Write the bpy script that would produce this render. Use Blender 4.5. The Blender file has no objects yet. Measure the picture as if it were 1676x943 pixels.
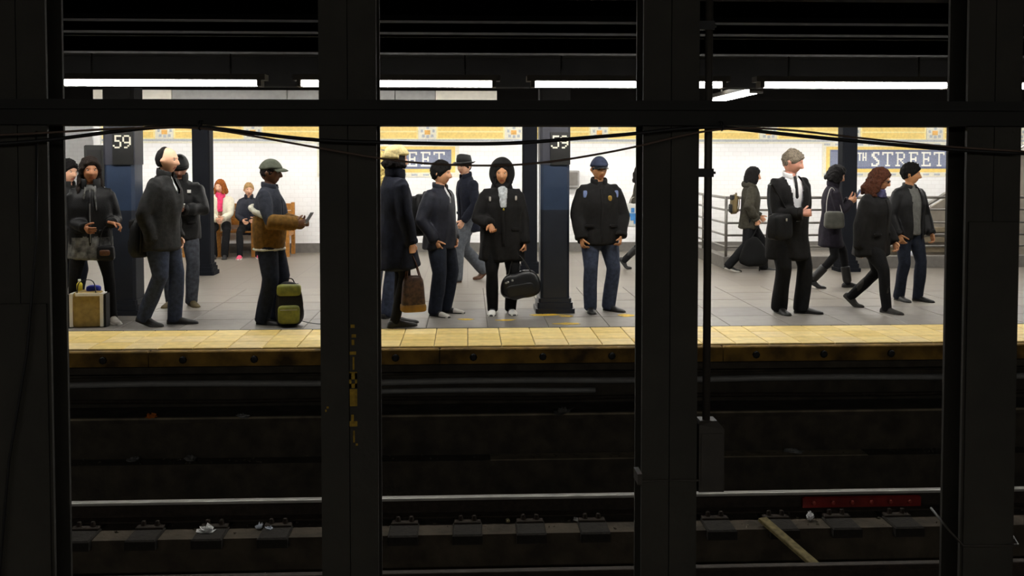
import bpy, math, random
import numpy as np
from mathutils import Vector, Matrix
R = math.radians
random.seed(7); RNG = np.random.default_rng(7)
scene = bpy.context.scene
COL = scene.collection

# ------------------------------------------------------------------ camera, world, exposure
cam_d = bpy.data.cameras.new('camera'); cam = bpy.data.objects.new('camera', cam_d); COL.objects.link(cam)
cam.location = (0, 0, 1.67)
cam.rotation_euler = (R(90 - 2.2), 0, R(-2.61))
cam_d.sensor_width = 36.0; cam_d.sensor_fit = 'HORIZONTAL'
cam_d.lens = 36.0 * 1600 / 1676
cam_d.shift_y = -(471.5 - 323.5) / 1676
cam_d.clip_start = 0.05; cam_d.clip_end = 200
scene.camera = cam
world = bpy.data.worlds.new('world'); scene.world = world; world.use_nodes = True
world.node_tree.nodes['Background'].inputs[0].default_value = (0.9, 0.95, 1, 1)
world.node_tree.nodes['Background'].inputs[1].default_value = 0.0004
vs = scene.view_settings
vs.view_transform = 'Standard'; vs.look = 'None'; vs.gamma = 1.0; vs.use_curve_mapping = False
vs.exposure = 0.4
TUBE_EDGE, TUBE_MID, TUBE_WALL, TUBE_NEAR = 32.0, 32.0, 42.0, 21.0     # emission of the four tube rows

# ------------------------------------------------------------------ materials
MATS = {}
def srgb(c):
    return tuple(((v / 255) / 12.92 if v / 255 < 0.04045 else ((v / 255 + 0.055) / 1.055) ** 2.4) for v in c)
def mat(name, rgb, rough=0.7, metal=0.0, var=0.25, scale=14.0, bump=0.0, bscale=60.0, emit=None, coat=0.0, spec=0.5):
    if name in MATS: return MATS[name]
    m = bpy.data.materials.new(name); m.use_nodes = True; nt = m.node_tree; N = nt.nodes; L = nt.links
    b = N['Principled BSDF']; b.inputs['Roughness'].default_value = rough; b.inputs['Metallic'].default_value = metal
    b.inputs['Coat Weight'].default_value = coat; b.inputs['Specular IOR Level'].default_value = spec
    c = srgb(rgb)
    tc = N.new('ShaderNodeTexCoord')
    if var > 0:
        n = N.new('ShaderNodeTexNoise'); n.inputs['Scale'].default_value = scale; n.inputs['Detail'].default_value = 5
        L.new(tc.outputs['Object'], n.inputs['Vector'])
        r = N.new('ShaderNodeValToRGB'); r.color_ramp.elements[0].position = 0.3; r.color_ramp.elements[1].position = 0.7
        r.color_ramp.elements[0].color = (*[x * (1 - var) for x in c], 1); r.color_ramp.elements[1].color = (*[min(1, x * (1 + var)) for x in c], 1)
        L.new(n.outputs['Fac'], r.inputs['Fac']); L.new(r.outputs['Color'], b.inputs['Base Color'])
    else: b.inputs['Base Color'].default_value = (*c, 1)
    if bump > 0:
        n2 = N.new('ShaderNodeTexNoise'); n2.inputs['Scale'].default_value = bscale; n2.inputs['Detail'].default_value = 4
        L.new(tc.outputs['Object'], n2.inputs['Vector'])
        bp = N.new('ShaderNodeBump'); bp.inputs['Strength'].default_value = bump; bp.inputs['Distance'].default_value = 0.01
        L.new(n2.outputs['Fac'], bp.inputs['Height']); L.new(bp.outputs['Normal'], b.inputs['Normal'])
    if emit:
        b.inputs['Emission Color'].default_value = (*emit[0], 1); b.inputs['Emission Strength'].default_value = emit[1]
    MATS[name] = m; return m
def brickmat(name, rgb, rgb2, mortar, w, h, axes, rough=0.4, msize=0.006, offset=0.5):
    m = bpy.data.materials.new(name); m.use_nodes = True; nt = m.node_tree; N = nt.nodes; L = nt.links
    b = N['Principled BSDF']; b.inputs['Roughness'].default_value = rough
    tc = N.new('ShaderNodeTexCoord'); sp = N.new('ShaderNodeSeparateXYZ'); cb = N.new('ShaderNodeCombineXYZ')
    L.new(tc.outputs['Object'], sp.inputs[0]); L.new(sp.outputs[axes[0]], cb.inputs[0]); L.new(sp.outputs[axes[1]], cb.inputs[1])
    br = N.new('ShaderNodeTexBrick'); L.new(cb.outputs[0], br.inputs['Vector'])
    br.offset = offset; br.inputs['Scale'].default_value = 1.0; br.inputs['Brick Width'].default_value = w; br.inputs['Row Height'].default_value = h
    br.inputs['Mortar Size'].default_value = msize; br.inputs['Mortar Smooth'].default_value = 0.2
    br.inputs['Color1'].default_value = (*srgb(rgb), 1); br.inputs['Color2'].default_value = (*srgb(rgb2), 1); br.inputs['Mortar'].default_value = (*srgb(mortar), 1)
    L.new(br.outputs['Color'], b.inputs['Base Color'])
    bp = N.new('ShaderNodeBump'); bp.inputs['Strength'].default_value = 0.4; bp.inputs['Distance'].default_value = 0.004; bp.invert = True
    L.new(br.outputs['Fac'], bp.inputs['Height']); L.new(bp.outputs['Normal'], b.inputs['Normal'])
    return m

M_black = mat('sooty_black_paint', (47, 44, 36), 0.75, 0, 0.25, 4, 0.25, 30)
M_soot = mat('soot_covered_ceiling', (18, 17, 15), 1.0, 0, 0.3, 3, 0.3, 20, spec=0.1)
M_darkbeam = mat('dark_steel', (12, 11, 10), 0.95, 0, 0.3, 5, 0.2, 25, spec=0.15)
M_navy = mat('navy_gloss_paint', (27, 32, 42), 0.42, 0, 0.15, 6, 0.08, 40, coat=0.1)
M_navy2 = mat('lighter_blue', (40, 54, 76), 0.42, 0, 0.12, 6, 0.08, 40, coat=0.1)
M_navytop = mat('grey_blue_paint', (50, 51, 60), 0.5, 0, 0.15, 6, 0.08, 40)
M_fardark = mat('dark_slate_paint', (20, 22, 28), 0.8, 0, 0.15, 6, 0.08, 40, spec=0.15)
M_plate = mat('black_enamel', (28, 28, 27), 0.4, 0, 0.1)
M_signwhite = mat('sign_cream_white', (232, 228, 210), 0.5, 0, 0.05)
M_wall = brickmat('white_wall_tile', (247, 247, 246), (244, 243, 242), (234, 233, 231), 0.152, 0.076, ('X', 'Z'), 0.25, 0.004)
M_wallside = brickmat('white_wall_tile_side', (247, 247, 246), (244, 243, 242), (234, 233, 231), 0.152, 0.076, ('Y', 'Z'), 0.25, 0.004)
M_floorbase = brickmat('floor_grey_tile', (133, 126, 115), (127, 120, 110), (113, 106, 97), 0.61, 0.61, ('X', 'Y'), 0.42, 0.005, 0.0)
M_tile = [mat('floor_tile_%d' % i, c, 0.42, 0, 0.08, 6, 0.05, 50) for i, c in enumerate([(133, 126, 115), (129, 122, 112), (137, 130, 119), (131, 125, 115)])]
M_dtile = [mat('darker_tile_%d' % i, c, 0.45, 0, 0.12, 7, 0.06, 50) for i, c in enumerate([(120, 115, 108), (113, 108, 102), (126, 121, 113)])]  # darker grey for the tile rows next to the yellow strip
M_ytile = [mat('tactile_yellow_%d' % i, c, 0.6, 0, 0.14, 9, 0.3, 90) for i, c in enumerate([(232, 204, 126), (226, 197, 116), (236, 210, 136), (230, 205, 142)])]
M_grout = mat('dark_grout', (92, 88, 80), 0.9, 0, 0.2)
M_base = mat('grey_baseboard', (112, 108, 102), 0.6, 0, 0.12)
M_yellowmos = mat('yellow_mosaic', (236, 206, 118), 0.4, 0, 0.1, 30)
M_paleyel = mat('pale_yellow_mosaic', (245, 228, 160), 0.4, 0, 0.08, 30)
M_greymos = mat('grey_mosaic', (178, 182, 186), 0.4, 0, 0.15, 40)
M_creammos = mat('cream_mosaic', (228, 224, 206), 0.4, 0, 0.08, 40)
M_bluemos = mat('blue_mosaic', (126, 132, 154), 0.4, 0, 0.25, 60)
M_bluedk = mat('dark_blue_mosaic', (104, 110, 138), 0.4, 0, 0.2, 60)
M_letter = mat('letter_white_mosaic', (240, 238, 228), 0.4, 0, 0.05, 60)
M_conc = mat('grimy_concrete', (74, 66, 54), 0.95, 0, 0.4, 5, 0.6, 25)
M_concdk = mat('black_grime', (66, 60, 50), 0.95, 0, 0.4, 6, 0.6, 25)
M_tie = mat('creosoted_wood', (38, 34, 28), 0.9, 0, 0.35, 20, 0.5, 40)
M_steel = mat('rail_worn_steel', (186, 184, 178), 0.42, 0.35, 0.12, 8)
M_rust = mat('rail_rust', (52, 43, 34), 0.85, 0.1, 0.35, 20, 0.4, 50)
M_rub = mat('ochre_rubbing_board', (128, 98, 38), 0.85, 0, 0.75, 5, 0.4, 25)
M_red = mat('red_primer', (130, 26, 16), 0.55, 0, 0.25, 12)
M_wood = mat('oak_bench', (168, 112, 44), 0.45, 0, 0.3, 22, 0.1, 40)
M_galv = mat('galvanised_rail', (138, 134, 128), 0.4, 0.7, 0.12)
M_greymetal = mat('grey_metal', (150, 149, 146), 0.5, 0.1, 0.08)
M_cream = mat('cream_enamel', (226, 220, 206), 0.5, 0, 0.05)
M_cable = mat('black_cable', (20, 19, 18), 0.6, 0, 0.1)
M_cableb = mat('brown_cable', (92, 74, 62), 0.6, 0, 0.1)
M_box = mat('grey_conduit_paint', (58, 53, 46), 0.6, 0, 0.2, 9)
M_stencil = mat('faded_yellow_stencil', (150, 120, 28), 0.8, 0, 0.4, 40)

# ------------------------------------------------------------------ mesh helpers
def mk(name, verts, faces, material=None, parent=None, smooth=False):
    me = bpy.data.meshes.new(name)
    me.from_pydata([tuple(map(float, v)) for v in verts], [], [tuple(int(i) for i in f) for f in faces])
    if material is not None:
        for m in (material if isinstance(material, (list, tuple)) else [material]): me.materials.append(m)
    if smooth: me.polygons.foreach_set('use_smooth', [True] * len(me.polygons))
    me.update()
    o = bpy.data.objects.new(name, me); COL.objects.link(o)
    if parent is not None: o.parent = parent
    return o
def tag(o, label, cat, group=None):
    o['label'] = label; o['category'] = cat
    if group: o['group'] = group
    return o
def struct(o, label=None):
    o['kind'] = 'structure'
    if label: o['label'] = label
    return o
def empty(name, loc, rz=0.0):
    o = bpy.data.objects.new(name, None); o.location = loc; o.rotation_euler = (0, 0, rz); o.empty_display_size = 0.1
    COL.objects.link(o); return o
class G:
    """collects shapes for ONE mesh"""
    def __init__(s): s.v = []; s.f = []
    def add(s, v, f):
        n = len(s.v); s.v += [tuple(p) for p in v]; s.f += [tuple(i + n for i in q) for q in f]; return s
    def box(s, x0, x1, y0, y1, z0, z1, ch=0.0):
        if ch <= 0:
            v = [(x0, y0, z0), (x1, y0, z0), (x1, y1, z0), (x0, y1, z0), (x0, y0, z1), (x1, y0, z1), (x1, y1, z1), (x0, y1, z1)]
            return s.add(v, [(0, 3, 2, 1), (4, 5, 6, 7), (0, 1, 5, 4), (1, 2, 6, 5), (2, 3, 7, 6), (3, 0, 4, 7)])
        prof = [(x0 + ch, y0), (x1 - ch, y0), (x1, y0 + ch), (x1, y1 - ch), (x1 - ch, y1), (x0 + ch, y1), (x0, y1 - ch), (x0, y0 + ch)]
        return s.prism(prof, z0, z1)
    def prism(s, prof, z0, z1):
        n = len(prof)
        v = [(x, y, z0) for x, y in prof] + [(x, y, z1) for x, y in prof]
        f = [tuple(range(n - 1, -1, -1)), tuple(range(n, 2 * n))] + [(i, (i + 1) % n, n + (i + 1) % n, n + i) for i in range(n)]
        return s.add(v, f)
    def tilebox(s, x0, x1, y0, y1, z0, z1, c):
        """box with chamfered top edge: 9 faces"""
        v = [(x0, y0, z0), (x1, y0, z0), (x1, y1, z0), (x0, y1, z0), (x0, y0, z1 - c), (x1, y0, z1 - c), (x1, y1, z1 - c), (x0, y1, z1 - c),
             (x0 + c, y0 + c, z1), (x1 - c, y0 + c, z1), (x1 - c, y1 - c, z1), (x0 + c, y1 - c, z1)]
        f = [(8, 9, 10, 11)]
        for i in range(4):
            j = (i + 1) % 4; f += [(i, j, 4 + j, 4 + i), (4 + i, 4 + j, 8 + j, 8 + i)]
        return s.add(v, f)
    def xprism(s, prof, x0, x1):
        n = len(prof)
        v = [(x0, y, z) for y, z in prof] + [(x1, y, z) for y, z in prof]
        f = [tuple(range(n)), tuple(range(2 * n - 1, n - 1, -1))] + [(i, n + i, n + (i + 1) % n, (i + 1) % n) for i in range(n)]
        return s.add(v, f)
    def tube(s, pts, rad, seg=10, side=(1, 0, 0.001), cap=0.0):
        v, f = tube(pts, [(r, r) if np.isscalar(r) else r for r in (rad if isinstance(rad, (list, tuple)) else [rad] * len(pts))], side, seg, cap)
        return s.add(v, f)
    def build(s, name, material=None, parent=None, smooth=False): return mk(name, s.v, s.f, material, parent, smooth)

def tube(pts, rad, side=(1, 0, 0), seg=14, cap=1.0, sq=1.0, phase=0.0):
    """closed tube: section half widths (a along side, b across)"""
    P = np.array(pts, float); n = len(P); side = np.array(side, float)
    T = np.zeros_like(P)
    for i in range(n):
        a, b = P[max(i - 1, 0)], P[min(i + 1, n - 1)]; t = b - a; T[i] = t / (np.linalg.norm(t) + 1e-9)
    rings = []
    def frame(t):
        s = side - t * (side @ t); l = np.linalg.norm(s)
        if l < 1e-3: s = np.array([0.3, 0.9, 0.1]); s = s - t * (s @ t); l = np.linalg.norm(s)
        s = s / l; return s, np.cross(t, s)
    th = np.linspace(0, 2 * math.pi, seg, endpoint=False) + phase
    ct, st = np.cos(th), np.sin(th)
    if sq != 1.0: ct = np.sign(ct) * np.abs(ct) ** sq; st = np.sign(st) * np.abs(st) ** sq
    def ring(p, t, a, b):
        s, m = frame(t); return p + np.outer(ct * a, s) + np.outer(st * b, m)
    if cap > 0:
        a, b = rad[0]; m = min(a, b) * cap
        for ph in (65, 35): rings.append(ring(P[0] - T[0] * m * math.sin(R(ph)), T[0], a * math.cos(R(ph)), b * math.cos(R(ph))))
    for i in range(n): rings.append(ring(P[i], T[i], *rad[i]))
    if cap > 0:
        a, b = rad[-1]; m = min(a, b) * cap
        for ph in (35, 65): rings.append(ring(P[-1] + T[-1] * m * math.sin(R(ph)), T[-1], a * math.cos(R(ph)), b * math.cos(R(ph))))
    V = np.vstack(rings); F = []
    for i in range(len(rings) - 1):
        o = i * seg
        for j in range(seg): F.append((o + j, o + (j + 1) % seg, o + seg + (j + 1) % seg, o + seg + j))
    F.append(tuple(range(seg - 1, -1, -1))); o = (len(rings) - 1) * seg; F.append(tuple(range(o, o + seg)))
    return V, F
def join(parts):
    V = []; F = []; n = 0
    for v, f in parts:
        V.append(np.asarray(v, float)); F += [tuple(i + n for i in q) for q in f]; n += len(v)
    return np.vstack(V), F
TMP = bpy.data.scenes.new('work')
def remesh(V, F, voxel=0.014, smooth=4):
    me = bpy.data.meshes.new('t'); me.from_pydata([tuple(v) for v in V], [], F); me.update()
    o = bpy.data.objects.new('t', me); TMP.collection.objects.link(o)
    m = o.modifiers.new('r', 'REMESH'); m.mode = 'VOXEL'; m.voxel_size = voxel
    if smooth: s = o.modifiers.new('s', 'SMOOTH'); s.iterations = smooth; s.factor = 0.5
    with bpy.context.temp_override(scene=TMP, view_layer=TMP.view_layers[0]): dg = bpy.context.evaluated_depsgraph_get(); dg.update()
    e = o.evaluated_get(dg); m2 = bpy.data.meshes.new_from_object(e)
    nv = len(m2.vertices); co = np.empty(nv * 3, np.float32); m2.vertices.foreach_get('co', co)
    no = np.empty(nv * 3, np.float32); m2.vertex_normals.foreach_get('vector', no)
    nl = len(m2.loops); li = np.empty(nl, np.int32); m2.loops.foreach_get('vertex_index', li)
    ls = np.empty(len(m2.polygons), np.int32); m2.polygons.foreach_get('loop_start', ls)
    F2 = [tuple(x) for x in np.split(li, ls[1:])]
    bpy.data.objects.remove(o); bpy.data.meshes.remove(me); bpy.data.meshes.remove(m2)
    return co.reshape(-1, 3).astype(float), no.reshape(-1, 3).astype(float), F2
def folds(V, N, amp, freq=22.0, seed=0, stretch=(1, 1, 0.45)):
    r = np.random.default_rng(seed); P = V * np.array(stretch); d = np.zeros(len(V))
    W = P + 0.03 * np.sin(P[:, [1, 2, 0]] * freq * 0.8 + r.uniform(0, 6, 3))
    for i in range(7):
        k = r.normal(size=3); k /= np.linalg.norm(k); d += np.sin(W @ k * freq * r.uniform(0.6, 1.9) + r.uniform(0, 6)) / (1 + 0.4 * i)
    return V + N * (amp * d / 2.2)[:, None]
def superbox(w, d, h, e=0.35, nu=20, nv=14, c=(0, 0, 0), taper=0.0):
    V = []; F = []
    sp = lambda x: math.copysign(abs(x) ** e, x)
    for j in range(nv + 1):
        ph = -math.pi / 2 + math.pi * j / nv
        for i in range(nu):
            th = 2 * math.pi * i / nu
            z = sp(math.sin(ph)); k = 1 - taper * (z + 1) / 2
            V.append((c[0] + w / 2 * sp(math.cos(ph)) * sp(math.cos(th)) * k, c[1] + d / 2 * sp(math.cos(ph)) * sp(math.sin(th)) * k, c[2] + h / 2 * (z + 1)))
    for j in range(nv):
        for i in range(nu): F.append((j * nu + i, j * nu + (i + 1) % nu, (j + 1) * nu + (i + 1) % nu, (j + 1) * nu + i))
    return np.array(V), F

XL, XR = -13.0, 15.0
EDGE, CEIL, WALLY = 8.73, 2.78, 17.75

# ================================================================== SETTING: platform, walls, ceiling, trackbed
fl = struct(G().box(XL, XR, 9.66, WALLY + 0.2, -0.16, 0.0).build('floor', M_floorbase), 'grey tiled platform floor')
fl2 = G().box(XL, XR, EDGE, 9.659, -0.16, -0.012).build('tile_bed', M_grout, fl)
g = G().box(XL, XR, 9.66, 12.71, -0.012, 0.001).build('joint_bed', M_grout, fl)
tw = 0.305
protoy = [G().tilebox(-tw / 2 + 0.003, tw / 2 - 0.003, -tw / 2 + 0.003, tw / 2 - 0.003, -0.014, 0.003, 0.004).build('tactile_tile', m).data for m in M_ytile]
for o in [o for o in COL.objects if o.name.startswith('tactile_tile')]: bpy.data.objects.remove(o)
def piece(name, data, loc, parent):
    o = bpy.data.objects.new(name, data); o.location = loc; o.parent = parent; COL.objects.link(o); return o
for r in range(3):
    for i in range(-18, 22):
        piece('tactile_tile', random.choice(protoy), ((i + 0.5) * tw, EDGE + (r + 0.5) * tw + 0.006, random.uniform(-0.001, 0.001)), fl)
ft = 0.61
def tiled(mats, nm):
    out = []
    for m in mats:
        o = G().tilebox(-ft / 2 + 0.004, ft / 2 - 0.004, -ft / 2 + 0.004, ft / 2 - 0.004, -0.005, 0.006, 0.003).build(nm, m); out.append(o.data); bpy.data.objects.remove(o)
    return out
PD, PL = tiled(M_dtile, 'floor_tile'), tiled(M_tile, 'floor_tile')
for r in range(5):
    for i in range(-10, 13):
        piece('floor_tile', random.choice(PD if r < 2 else PL), ((i + 0.5) * ft + 0.2, 9.66 + (r + 0.5) * ft, random.uniform(-0.0008, 0.0008)), fl)
# leftover yellow paint marks on the floor
def paint(x, y, w, d, seed):
    r = random.Random(seed); n = 11
    pr = [(x + w * math.cos(2 * math.pi * k / n) * r.uniform(0.6, 1.1), y + d * math.sin(2 * math.pi * k / n) * r.uniform(0.6, 1.1)) for k in range(n)]
    G().prism(pr, 0.0065, 0.0085).build('paint_patch', mat('yellow_paint_patch', (206, 168, 40), 0.7, 0, 0.3, 30), fl)
for k, a in enumerate([(-0.02, 10.17, 0.09, 0.06), (0.40, 10.1, 0.12, 0.05), (0.85, 10.42, 0.22, 0.07), (1.02, 9.85, 0.16, 0.06), (1.70, 10.35, 0.12, 0.1), (1.05, 10.32, 0.08, 0.05), (5.22, 10.2, 0.1, 0.06), (5.3, 9.8, 0.07, 0.1)]): paint(*a, k)

wb = struct(G().box(-6.62, XR, WALLY, WALLY + 0.25, 0.0, CEIL).build('wall_back', M_wall), 'white tiled back wall of the far platform')
wr = struct(G().box(XL, -6.62, WALLY + 1.5, WALLY + 1.75, 0.0, CEIL).build('wall_recess', M_wall), 'white tiled wall of the recess at the left')
ws = struct(G().box(-6.62, -6.37, WALLY + 0.25, WALLY + 1.5, 0, CEIL).build('wall_return', M_wallside))
fr = struct(G().box(XL, -6.62, WALLY + 0.2, WALLY + 1.75, -0.16, 0.0).build('floor_recess', M_floorbase))
tr = struct(G().box(-6.64, -6.52, WALLY - 0.03, WALLY + 0.02, 0.0, CEIL).build('trim_1', mat('white_corner_tile', (240, 239, 236), 0.3, 0, 0.03)), 'white corner trim of the back wall')
struct(G().box(-6.52, XR, WALLY - 0.025, WALLY, 0.0, 0.155).box(-6.52, XR, WALLY - 0.03, WALLY, 0.155, 0.17).build('baseboard_back', M_base), 'grey baseboard along the tiled wall')
struct(G().box(XL, -6.65, WALLY + 1.475, WALLY + 1.5, 0.0, 0.17).build('baseboard_recess', M_base))
ce = struct(G().box(XL, XR, -6.0, WALLY + 1.8, CEIL, CEIL + 0.2).build('ceiling', M_soot), 'soot black tunnel ceiling')

# frieze along the wall top: bands, yellow fields, ornament blocks
frz = empty('wall_frieze', (0, WALLY, 1.97)); struct(frz, 'yellow mosaic frieze along the top of the tiled wall')
bl = 1.56
for bz0, bz1, m, d in [(0.0, 0.035, M_creammos, 0.012), (0.037, 0.075, M_greymos, 0.014), (0.34, 0.40, M_greymos, 0.014)]:
    for k in range(-4, 9):
        x0 = -0.72 + k * bl
        G().box(max(x0, -6.5), x0 + bl - 0.004, -d, 0.0, bz0, bz1).build('mosaic_band', m, frz)
for k in range(-4, 9):
    x0 = -0.72 + k * bl
    xa = max(x0 + 0.16, -6.5)
    f = G().box(xa, x0 + bl - 0.165, -0.012, 0, 0.078, 0.336).build('mosaic_field', M_paleyel, frz)
    G().box(xa + 0.03, x0 + bl - 0.195, -0.016, -0.010, 0.10, 0.20).build('field_band', M_yellowmos, f)
    G().box(xa + 0.03, x0 + bl - 0.195, -0.016, -0.010, 0.225, 0.32).build('field_band', M_yellowmos, f)
    if x0 < -6.4: continue
    o = G().box(x0 - 0.16, x0 + 0.155, -0.014, 0, 0.078, 0.336).build('ornament_block', M_creammos, frz)
    g = G()
    for dx, dz, w in [(-0.10, 0.11, .05), (0.06, 0.11, .05), (-0.02, 0.10, .05), (-0.12, 0.2, .04), (0.09, 0.2, .04), (-.02, .26, .05)]: g.box(x0 + dx, x0 + dx + w, -0.018, -0.012, dz, dz + 0.05)
    g.build('ornament_tesserae', M_greymos, o)
    G().box(x0 - 0.05, x0 + 0.05, -0.018, -0.012, 0.16, 0.24).build('ornament_heart', mat('amber_mosaic', (226, 172, 84), 0.4), o)

# name tablets: mosaic letters from bitmaps
GL = {
 '5': ["11111", "1....", "1....", "1111.", "....1", "....1", "1...1", "1...1", ".111."],
 '9': [".111.", "1...1", "1...1", "1...1", ".1111", "....1", "....1", "...1.", ".11.."],
 'S': [".1111", "11..1", "11...", ".11..", "..11.", "...11", "....1", "1..11", "1111."],
 'T': ["1111111", "1..1..1", "...1...", "...1...", "...1...", "...1...", "...1...", "...1...", "..111.."],
 'R': ["11111.", ".1...1", ".1...1", ".1...1", ".1111.", ".1.1..", ".1..1.", ".1...1", "111..1"],
 'E': ["111111", ".1...1", ".1....", ".1..1.", ".1111.", ".1..1.", ".1....", ".1...1", "111111"],
 'H': ["1.1", "1.1", "1.1", "111", "1.1", "1.1"], 't': ["111", ".1.", ".1.", ".1.", ".1.", ".1."],
}
def glyph(ch, cx, zt, cell, y0, y1, name, m, parent, axis=1):
    b = GL[ch]; w = len(b[0]); g = G()
    for r, row in enumerate(b):
        c = 0
        while c < w:
            if row[c] == '1':
                e = c
                while e < w and row[e] == '1': e += 1
                g.box(cx + (c - w / 2) * cell, cx + (e - w / 2) * cell - 0.001, y0, y1, zt - (r + 1) * cell, zt - r * cell - 0.001); c = e
            else: c += 1
    return g.build(name, m, parent)
def tablet(xT, label):
    """xT = centre of the last T"""
    t = empty('station_name_tablet', (xT, WALLY - 0.001, 1.36)); tag(t, label, 'sign', 'station name tablets')
    x0, x1 = -2.05, 0.22
    ob = G().box(x0 - 0.14, x1 + 0.14, -0.012, 0, 0.0, 0.64).build('outer_border', M_creammos, t)
    for k in range(12):
        xx = x0 - 0.11 + k * (x1 - x0 + 0.22) / 12
        for z_ in (0.025, 0.58): G().box(xx, xx + 0.11, -0.015, -0.010, z_, z_ + 0.035).build('border_tile', M_greymos, ob)
    G().box(x0 - 0.07, x1 + 0.07, -0.016, -0.002, 0.085, 0.555).build('yellow_border', M_yellowmos, t)
    G().box(x0, x1, -0.020, -0.004, 0.15, 0.50).build('blue_field', M_bluemos, t)
    G().box(x0 + 0.02, x1 - 0.02, -0.022, -0.010, 0.16, 0.185).box(x0 + 0.02, x1 - 0.02, -0.022, -0.010, 0.465, 0.49).build('field_edge', M_bluedk, t)
    c = 0.0295
    for ch, x in [('5', -1.82), ('9', -1.645), ('S', -1.2), ('T', -0.97), ('R', -0.735), ('E', -0.485), ('E', -0.245), ('T', 0.0)]:
        glyph(ch, x, 0.46, c, -0.026, -0.012, 'letter', M_letter, t)
    glyph('t', -1.495, 0.45, 0.026, -0.026, -0.012, 'letter', M_letter, t); glyph('H', -1.405, 0.45, 0.026, -0.026, -0.012, 'letter', M_letter, t)
    return t
tablet(8.72, 'blue mosaic 59TH STREET name tablet at the right, above the metal railing')
tablet(-0.51, 'blue mosaic street name tablet showing only its last letters beside the black hat')

# ---- platform face and trackbed
pf = empty('platform_face', (0, EDGE, -0.16)); struct(pf, 'dark platform face with ochre rubbing board over a recess')
xb = XL
while xb < XR:
    L_ = 2.55
    b = G().tilebox(xb + 0.004, xb + L_ - 0.004, -0.075, -0.002, 0.015, 0.15, 0.01).build('rubbing_board', M_rub, pf)
    bolt = G()
    for k in range(4):
        xx = xb + 0.3 + k * 0.62
        v, f = tube([(xx, -0.076, 0.075), (xx, -0.088, 0.075)], [(0.034, 0.034)] * 2, (1, 0, 0), 8, 0.3); G_ = mk('board_bolt', v, f, M_cable, b)
    xb += L_
G().box(XL, XR, -0.03, 0.45, -0.06, -0.002).build('edge_beam', M_concdk, pf)
G().box(XL, XR, 0.42, 0.6, -1.3, -0.06).build('recess_wall', M_concdk, pf)
G().box(XL, XR, 0.02, 0.42, -1.25, -0.50).box(XL, XR, -0.03, 0.42, -0.50, -0.465).build('duct_bench', M_concdk, pf)
G().box(XL, XR, -0.16, 0.02, -1.25, -0.83).build('lower_step', M_concdk, pf)
M_cap = mat('lit_ledge_capping', (128, 118, 98), 0.8, 0, 0.4, 6)  # pale colour stands in for light caught along the ledge edges
G().box(0.2, 3.6, -0.17, 0.0, -0.83, -0.822).build('step_lit_capping', M_cap, pf)
G().box(XL, XR, -0.036, 0.0, -0.466, -0.45).build('bench_lit_capping', M_cap, pf)
for k, (z, r_, x0, x1) in enumerate([(-0.15, 0.022, XL, XR), (-0.24, 0.03, XL, XR), (-0.33, 0.025, -0.9, 1.2), (-0.40, 0.02, XL, XR)]):
    pts = [(x, 0.36 + 0.004 * math.sin(x * 1.7 + k), z + 0.006 * math.sin(x * 2.1 + k)) for x in np.linspace(x0, x1, 40)]
    G().tube(pts, r_, 8, (0, 1, 0.01)).build('wall_conduit', [M_concdk, M_greymetal, M_greymetal, M_rust][k], pf, True)
tb = struct(G().box(XL, XR, 7.76, 9.2, -1.9, -1.34).build('trackbed', M_conc), 'grimy concrete trackbed under the far rail')
struct(G().box(XL, XR, 7.0, 7.76, -1.9, -1.72).build('drain_trough', M_concdk), 'dark drain trough between the rails')
struct(G().box(XL, XR, 0.5, 7.0, -1.9, -1.34).build('trackbed_near', M_conc), 'grimy concrete trackbed around the steel columns')
struct(G().box(XL, XR, -6.0, 0.45, -1.9, 0.0).build('platform_near', M_floorbase), 'near platform on which the viewer stands')
def rail(y, label, hm=None):
    t = empty('running_rail', (0, y, -1.30)); tag(t, label, 'rail', 'running rails')
    G().xprism([(-0.07, 0.0), (0.07, 0.0), (0.07, 0.012), (0.015, 0.03), (0.009, 0.04), (0.009, 0.115), (0.03, 0.125), (0.033, 0.138), (-0.033, 0.138), (-0.03, 0.125), (-0.009, 0.115), (-0.009, 0.04), (-0.015, 0.03), (-0.07, 0.012)][::-1], XL, XR).build('rail_web', M_rust, t)
    pr = [(-0.034, 0.136), (0.034, 0.136), (0.034, 0.148)] + [(0.034 - 0.012 + 0.012 * math.cos(a), 0.150 + 0.010 * math.sin(a)) for a in (0.3, 0.8, 1.3)] + [(-0.022 - 0.012 * math.cos(a), 0.150 + 0.010 * math.sin(a)) for a in (1.3, 0.8, 0.3)] + [(-0.034, 0.148)]
    G().xprism(pr[::-1], XL, XR).build('rail_head', hm or M_steel, t)
    return t
r1 = rail(8.09, 'bright worn steel rail running below the yellow platform edge')
r2 = rail(6.60, 'steel rail nearest the dark columns, at the bottom of the picture', M_rust)
jb = G().tilebox(0, 1.02, -0.045, -0.011, 0.028, 0.118, 0.012).build('joint_bar', M_red, r1); jb.location.x = 2.83
for k in range(6):
    xx = 0.09 + k * 0.165
    v, f = tube([(xx, -0.044, 0.072), (xx, -0.062, 0.072)], [(0.02, 0.02)] * 2, (1, 0, 0), 6, 0.3); mk('joint_bolt', v, f, mat('red_bolt', (160, 60, 46), 0.5), jb)
tie_me = G().tilebox(-0.12, 0.12, -0.40, 0.30, -0.03, 0.05, 0.012)
tp = G().tilebox(-0.11, 0.11, -0.17, 0.15, 0.05, 0.068, 0.006)
clip = G()
clip.tube([(0, 0, -0.004), (0, 0, 0.034)], [0.024, 0.018], 6, cap=0.4)
td = tie_me.build('tie_block', M_tie).data; pd = tp.build('tie_plate', M_rust).data; cd = clip.build('rail_clip', M_rust).data
for n in ('tie_block', 'tie_plate', 'rail_clip'): bpy.data.objects.remove(COL.objects[n])
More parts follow.
